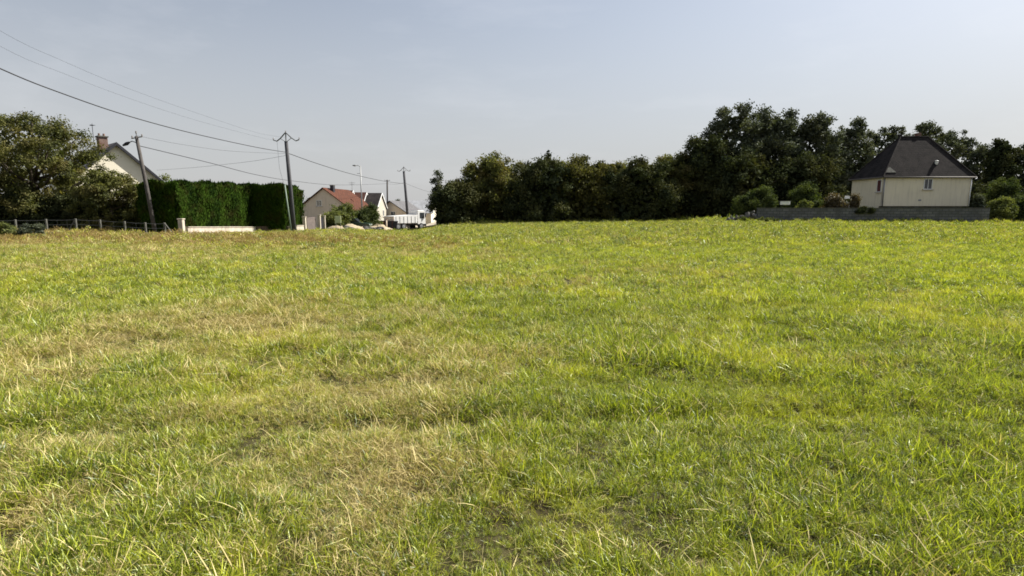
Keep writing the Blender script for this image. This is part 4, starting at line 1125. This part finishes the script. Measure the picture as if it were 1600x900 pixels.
m.each('mudguard', M['dark_metal'], lo)

# dark rear-end skip standing at the tail of the lorry
q = P(613.5, 351, 75); t = thing('skip_container', 'dark open skip standing at the tail of the white lorry', 'skip', (q.x, 75, gz(q.x, 75)+.05), R(8))
m = MB(); m.prism([(-.55, .05), (.5, .05), (.72, 1.2), (-.72, 1.2)], -.6, .6); m.build('bin', M['dark_metal'], t)
m = MB(); m.box(-.76, .76, -.66, -.603, 1.1, 1.22); m.box(-.76, .76, .603, .66, 1.1, 1.22); m.each('rim_rail', M['dark_metal'], t)
m = MB(); m.box(-.03, .03, -.75, -.67, .0, 1.3); m.build('lifting_post', M['rust'], t)
q = P(595, 345, 76); t = thing('site_container', 'rusty red tool container on the pale track', 'container', (q.x, 76, gz(q.x, 76)), R(6))
m = MB(); m.box(-.55, .55, -.5, .5, .12, 1.25); bd = m.build('body', M['rust'], t, bevel=.02)
m = MB()
for k in range(5): m.box(-.48+k*.22, -.4+k*.22, -.53, -.503, .18, 1.2)
m.each('rib', M['rust'], bd); m = MB(); m.box(-.5, -.4, -.5, .5, -.1, .117); m.box(.4, .5, -.5, .5, -.1, .117); m.each('skid', M['dark_metal'], t)
m = MB(); m.box(-.58, .58, -.53, .53, 1.253, 1.3); m.build('lid', M['dark_metal'], t)
q = P(604, 350, 72); t = thing('marker_post', 'pale orange marker post between the red container and the dark skip', 'post', (q.x, 72, gz(q.x, 72)))
m = MB(); m.tube([(0, 0, -.2), (0, 0, 1.35)], .08, 8); m.build('shaft', M['beige_wall'], t, True); m = MB(); m.tube([(0, 0, 1.35), (0, 0, 1.45)], [.1, .04], 8); m.build('cap', M['rust'], t)
q = P(584, 345, 70); t = thing('compact_roller', 'small yellow machine standing on the pale sand mound', 'machine', (q.x, 70, gz(q.x, 70)+.35))
m = MB(); m.box(-.32, .32, -.45, .45, .3, .8); m.build('engine_body', M['yellow'], t, bevel=.04)
for s in (-.38, .38):
    m = MB(); m.disc((0, s, .22), (1, 0, 0), .22, .56, 16); m.build('drum', M['rim'], t, True)
m = MB(); m.tube([(-.2, .3, .8), (-.2, .75, 1.1), (.2, .75, 1.1), (.2, .3, .8)], .03, 6); m.build('handlebar', M['yellow'], t)

# dark green car
q = P(553, 345, 66)
car = thing('parked_car', 'dark green estate car parked behind the pale sand mound', 'car', (q.x, 66, gz(q.x, 66)), R(4))
bp_ = [(-.95, .28), (.95, .28), (1.0, .5), (.98, .86), (-.98, .86), (-1.0, .5)]
m = MB(); m.prism([(-1.95, .3), (1.95, .3), (2.02, .6), (1.9, .86), (.95, .95), (-1.95, .98), (-2.03, .6)], -.82, .82); body = m.build('body', M['car_green'], car, bevel=.04)
m = MB(); m.prism([(-1.85, .96), (.9, .93), (.3, 1.42), (-1.6, 1.42)], -.7, .7); m.build('cabin', M['glass'], car, bevel=.03)
m = MB(); m.prism([(-1.62, 1.423), (.32, 1.423), (.22, 1.47), (-1.5, 1.47)], -.68, .68); m.build('roof', M['car_green'], car)
for xx in (-1.25, 1.25):
    for s in (-.8, .8): wheel(car, xx, s, .32, .2)
for s in (-.6, .6):
    m = MB(); m.box(1.93, 2.0, s-.16, s+.16, .62, .76); m.build('headlight', M['lens'], car)
    m = MB(); m.box(-2.03, -1.97, s-.14, s+.14, .64, .84); m.build('tail_light', M['tail_red'], car)

# pale sand heap: long uneven mound
def mound(label, pxa, pxb, Da, Db, h, seed, wid=2.4):
    g = np.random.default_rng(seed); a, b_ = P(pxa, 350, Da), P(pxb, 350, Db)
    n, k = 40, 12; vs = []; fs = []
    ax = Vector((b_.x-a.x, Db-Da, 0)); nv = Vector((-ax.y, ax.x, 0)).normalized()
    for i in range(n+1):
        t = i/n; env = math.sin(math.pi*min(max(t, 0), 1))**.45*(.75+.25*math.sin(t*9+seed)+.12*math.sin(t*23))
        for j in range(k+1):
            s = j/k*2-1; p = Vector((a.x, Da, 0)) + ax*t + nv*s*wid/2
            hh = h*env*(1-s*s)**.8 + .05*g.normal()*env
            vs.append((p.x, p.y, gz(p.x, p.y) + hh - .03))
            if i and j: q_ = i*(k+1)+j; fs.append((q_-k-2, q_-1, q_, q_-k-1))
    me = bpy.data.meshes.new('sand_mound'); me.from_pydata(vs, [], fs)
    tag(add_obj('sand_mound', me, M['sand'], smooth=True), label, 'sand heap', 'sand heaps on the building site')
mound('long pale sand heap in front of the dark green car', 519, 562, 56, 63, .85, 1, 2.2)
mound('pale sand heap running from the green car to the rusty container', 556, 608, 64, 72, .95, 2, 2.6)
g = np.random.default_rng(5)
for px, D, lab in ((543, 57.5, 'dark boulder half sunk in the long sand heap'), (575, 63, 'dark clod at the foot of the second sand heap'), (590, 65, 'dark brown clod nearest the rusty container')):
    q = P(px, 352, D); bm = bmesh.new(); bmesh.ops.create_icosphere(bm, subdivisions=3, radius=.42)
    for v in bm.verts:
        nn = .8+.25*math.sin(v.co.x*9+px)+.2*math.sin(v.co.y*11+v.co.z*7); v.co = Vector((v.co.x*1.8*nn, v.co.y*nn, v.co.z*.7*nn))
    me = bpy.data.meshes.new('earth_clod'); bm.to_mesh(me); bm.free()
    o = add_obj('earth_clod', me, M['rubble'], None, True); o.location = (q.x, D, gz(q.x, D)+.25); tag(o, lab, 'earth clod', 'dark clods by the sand heaps')
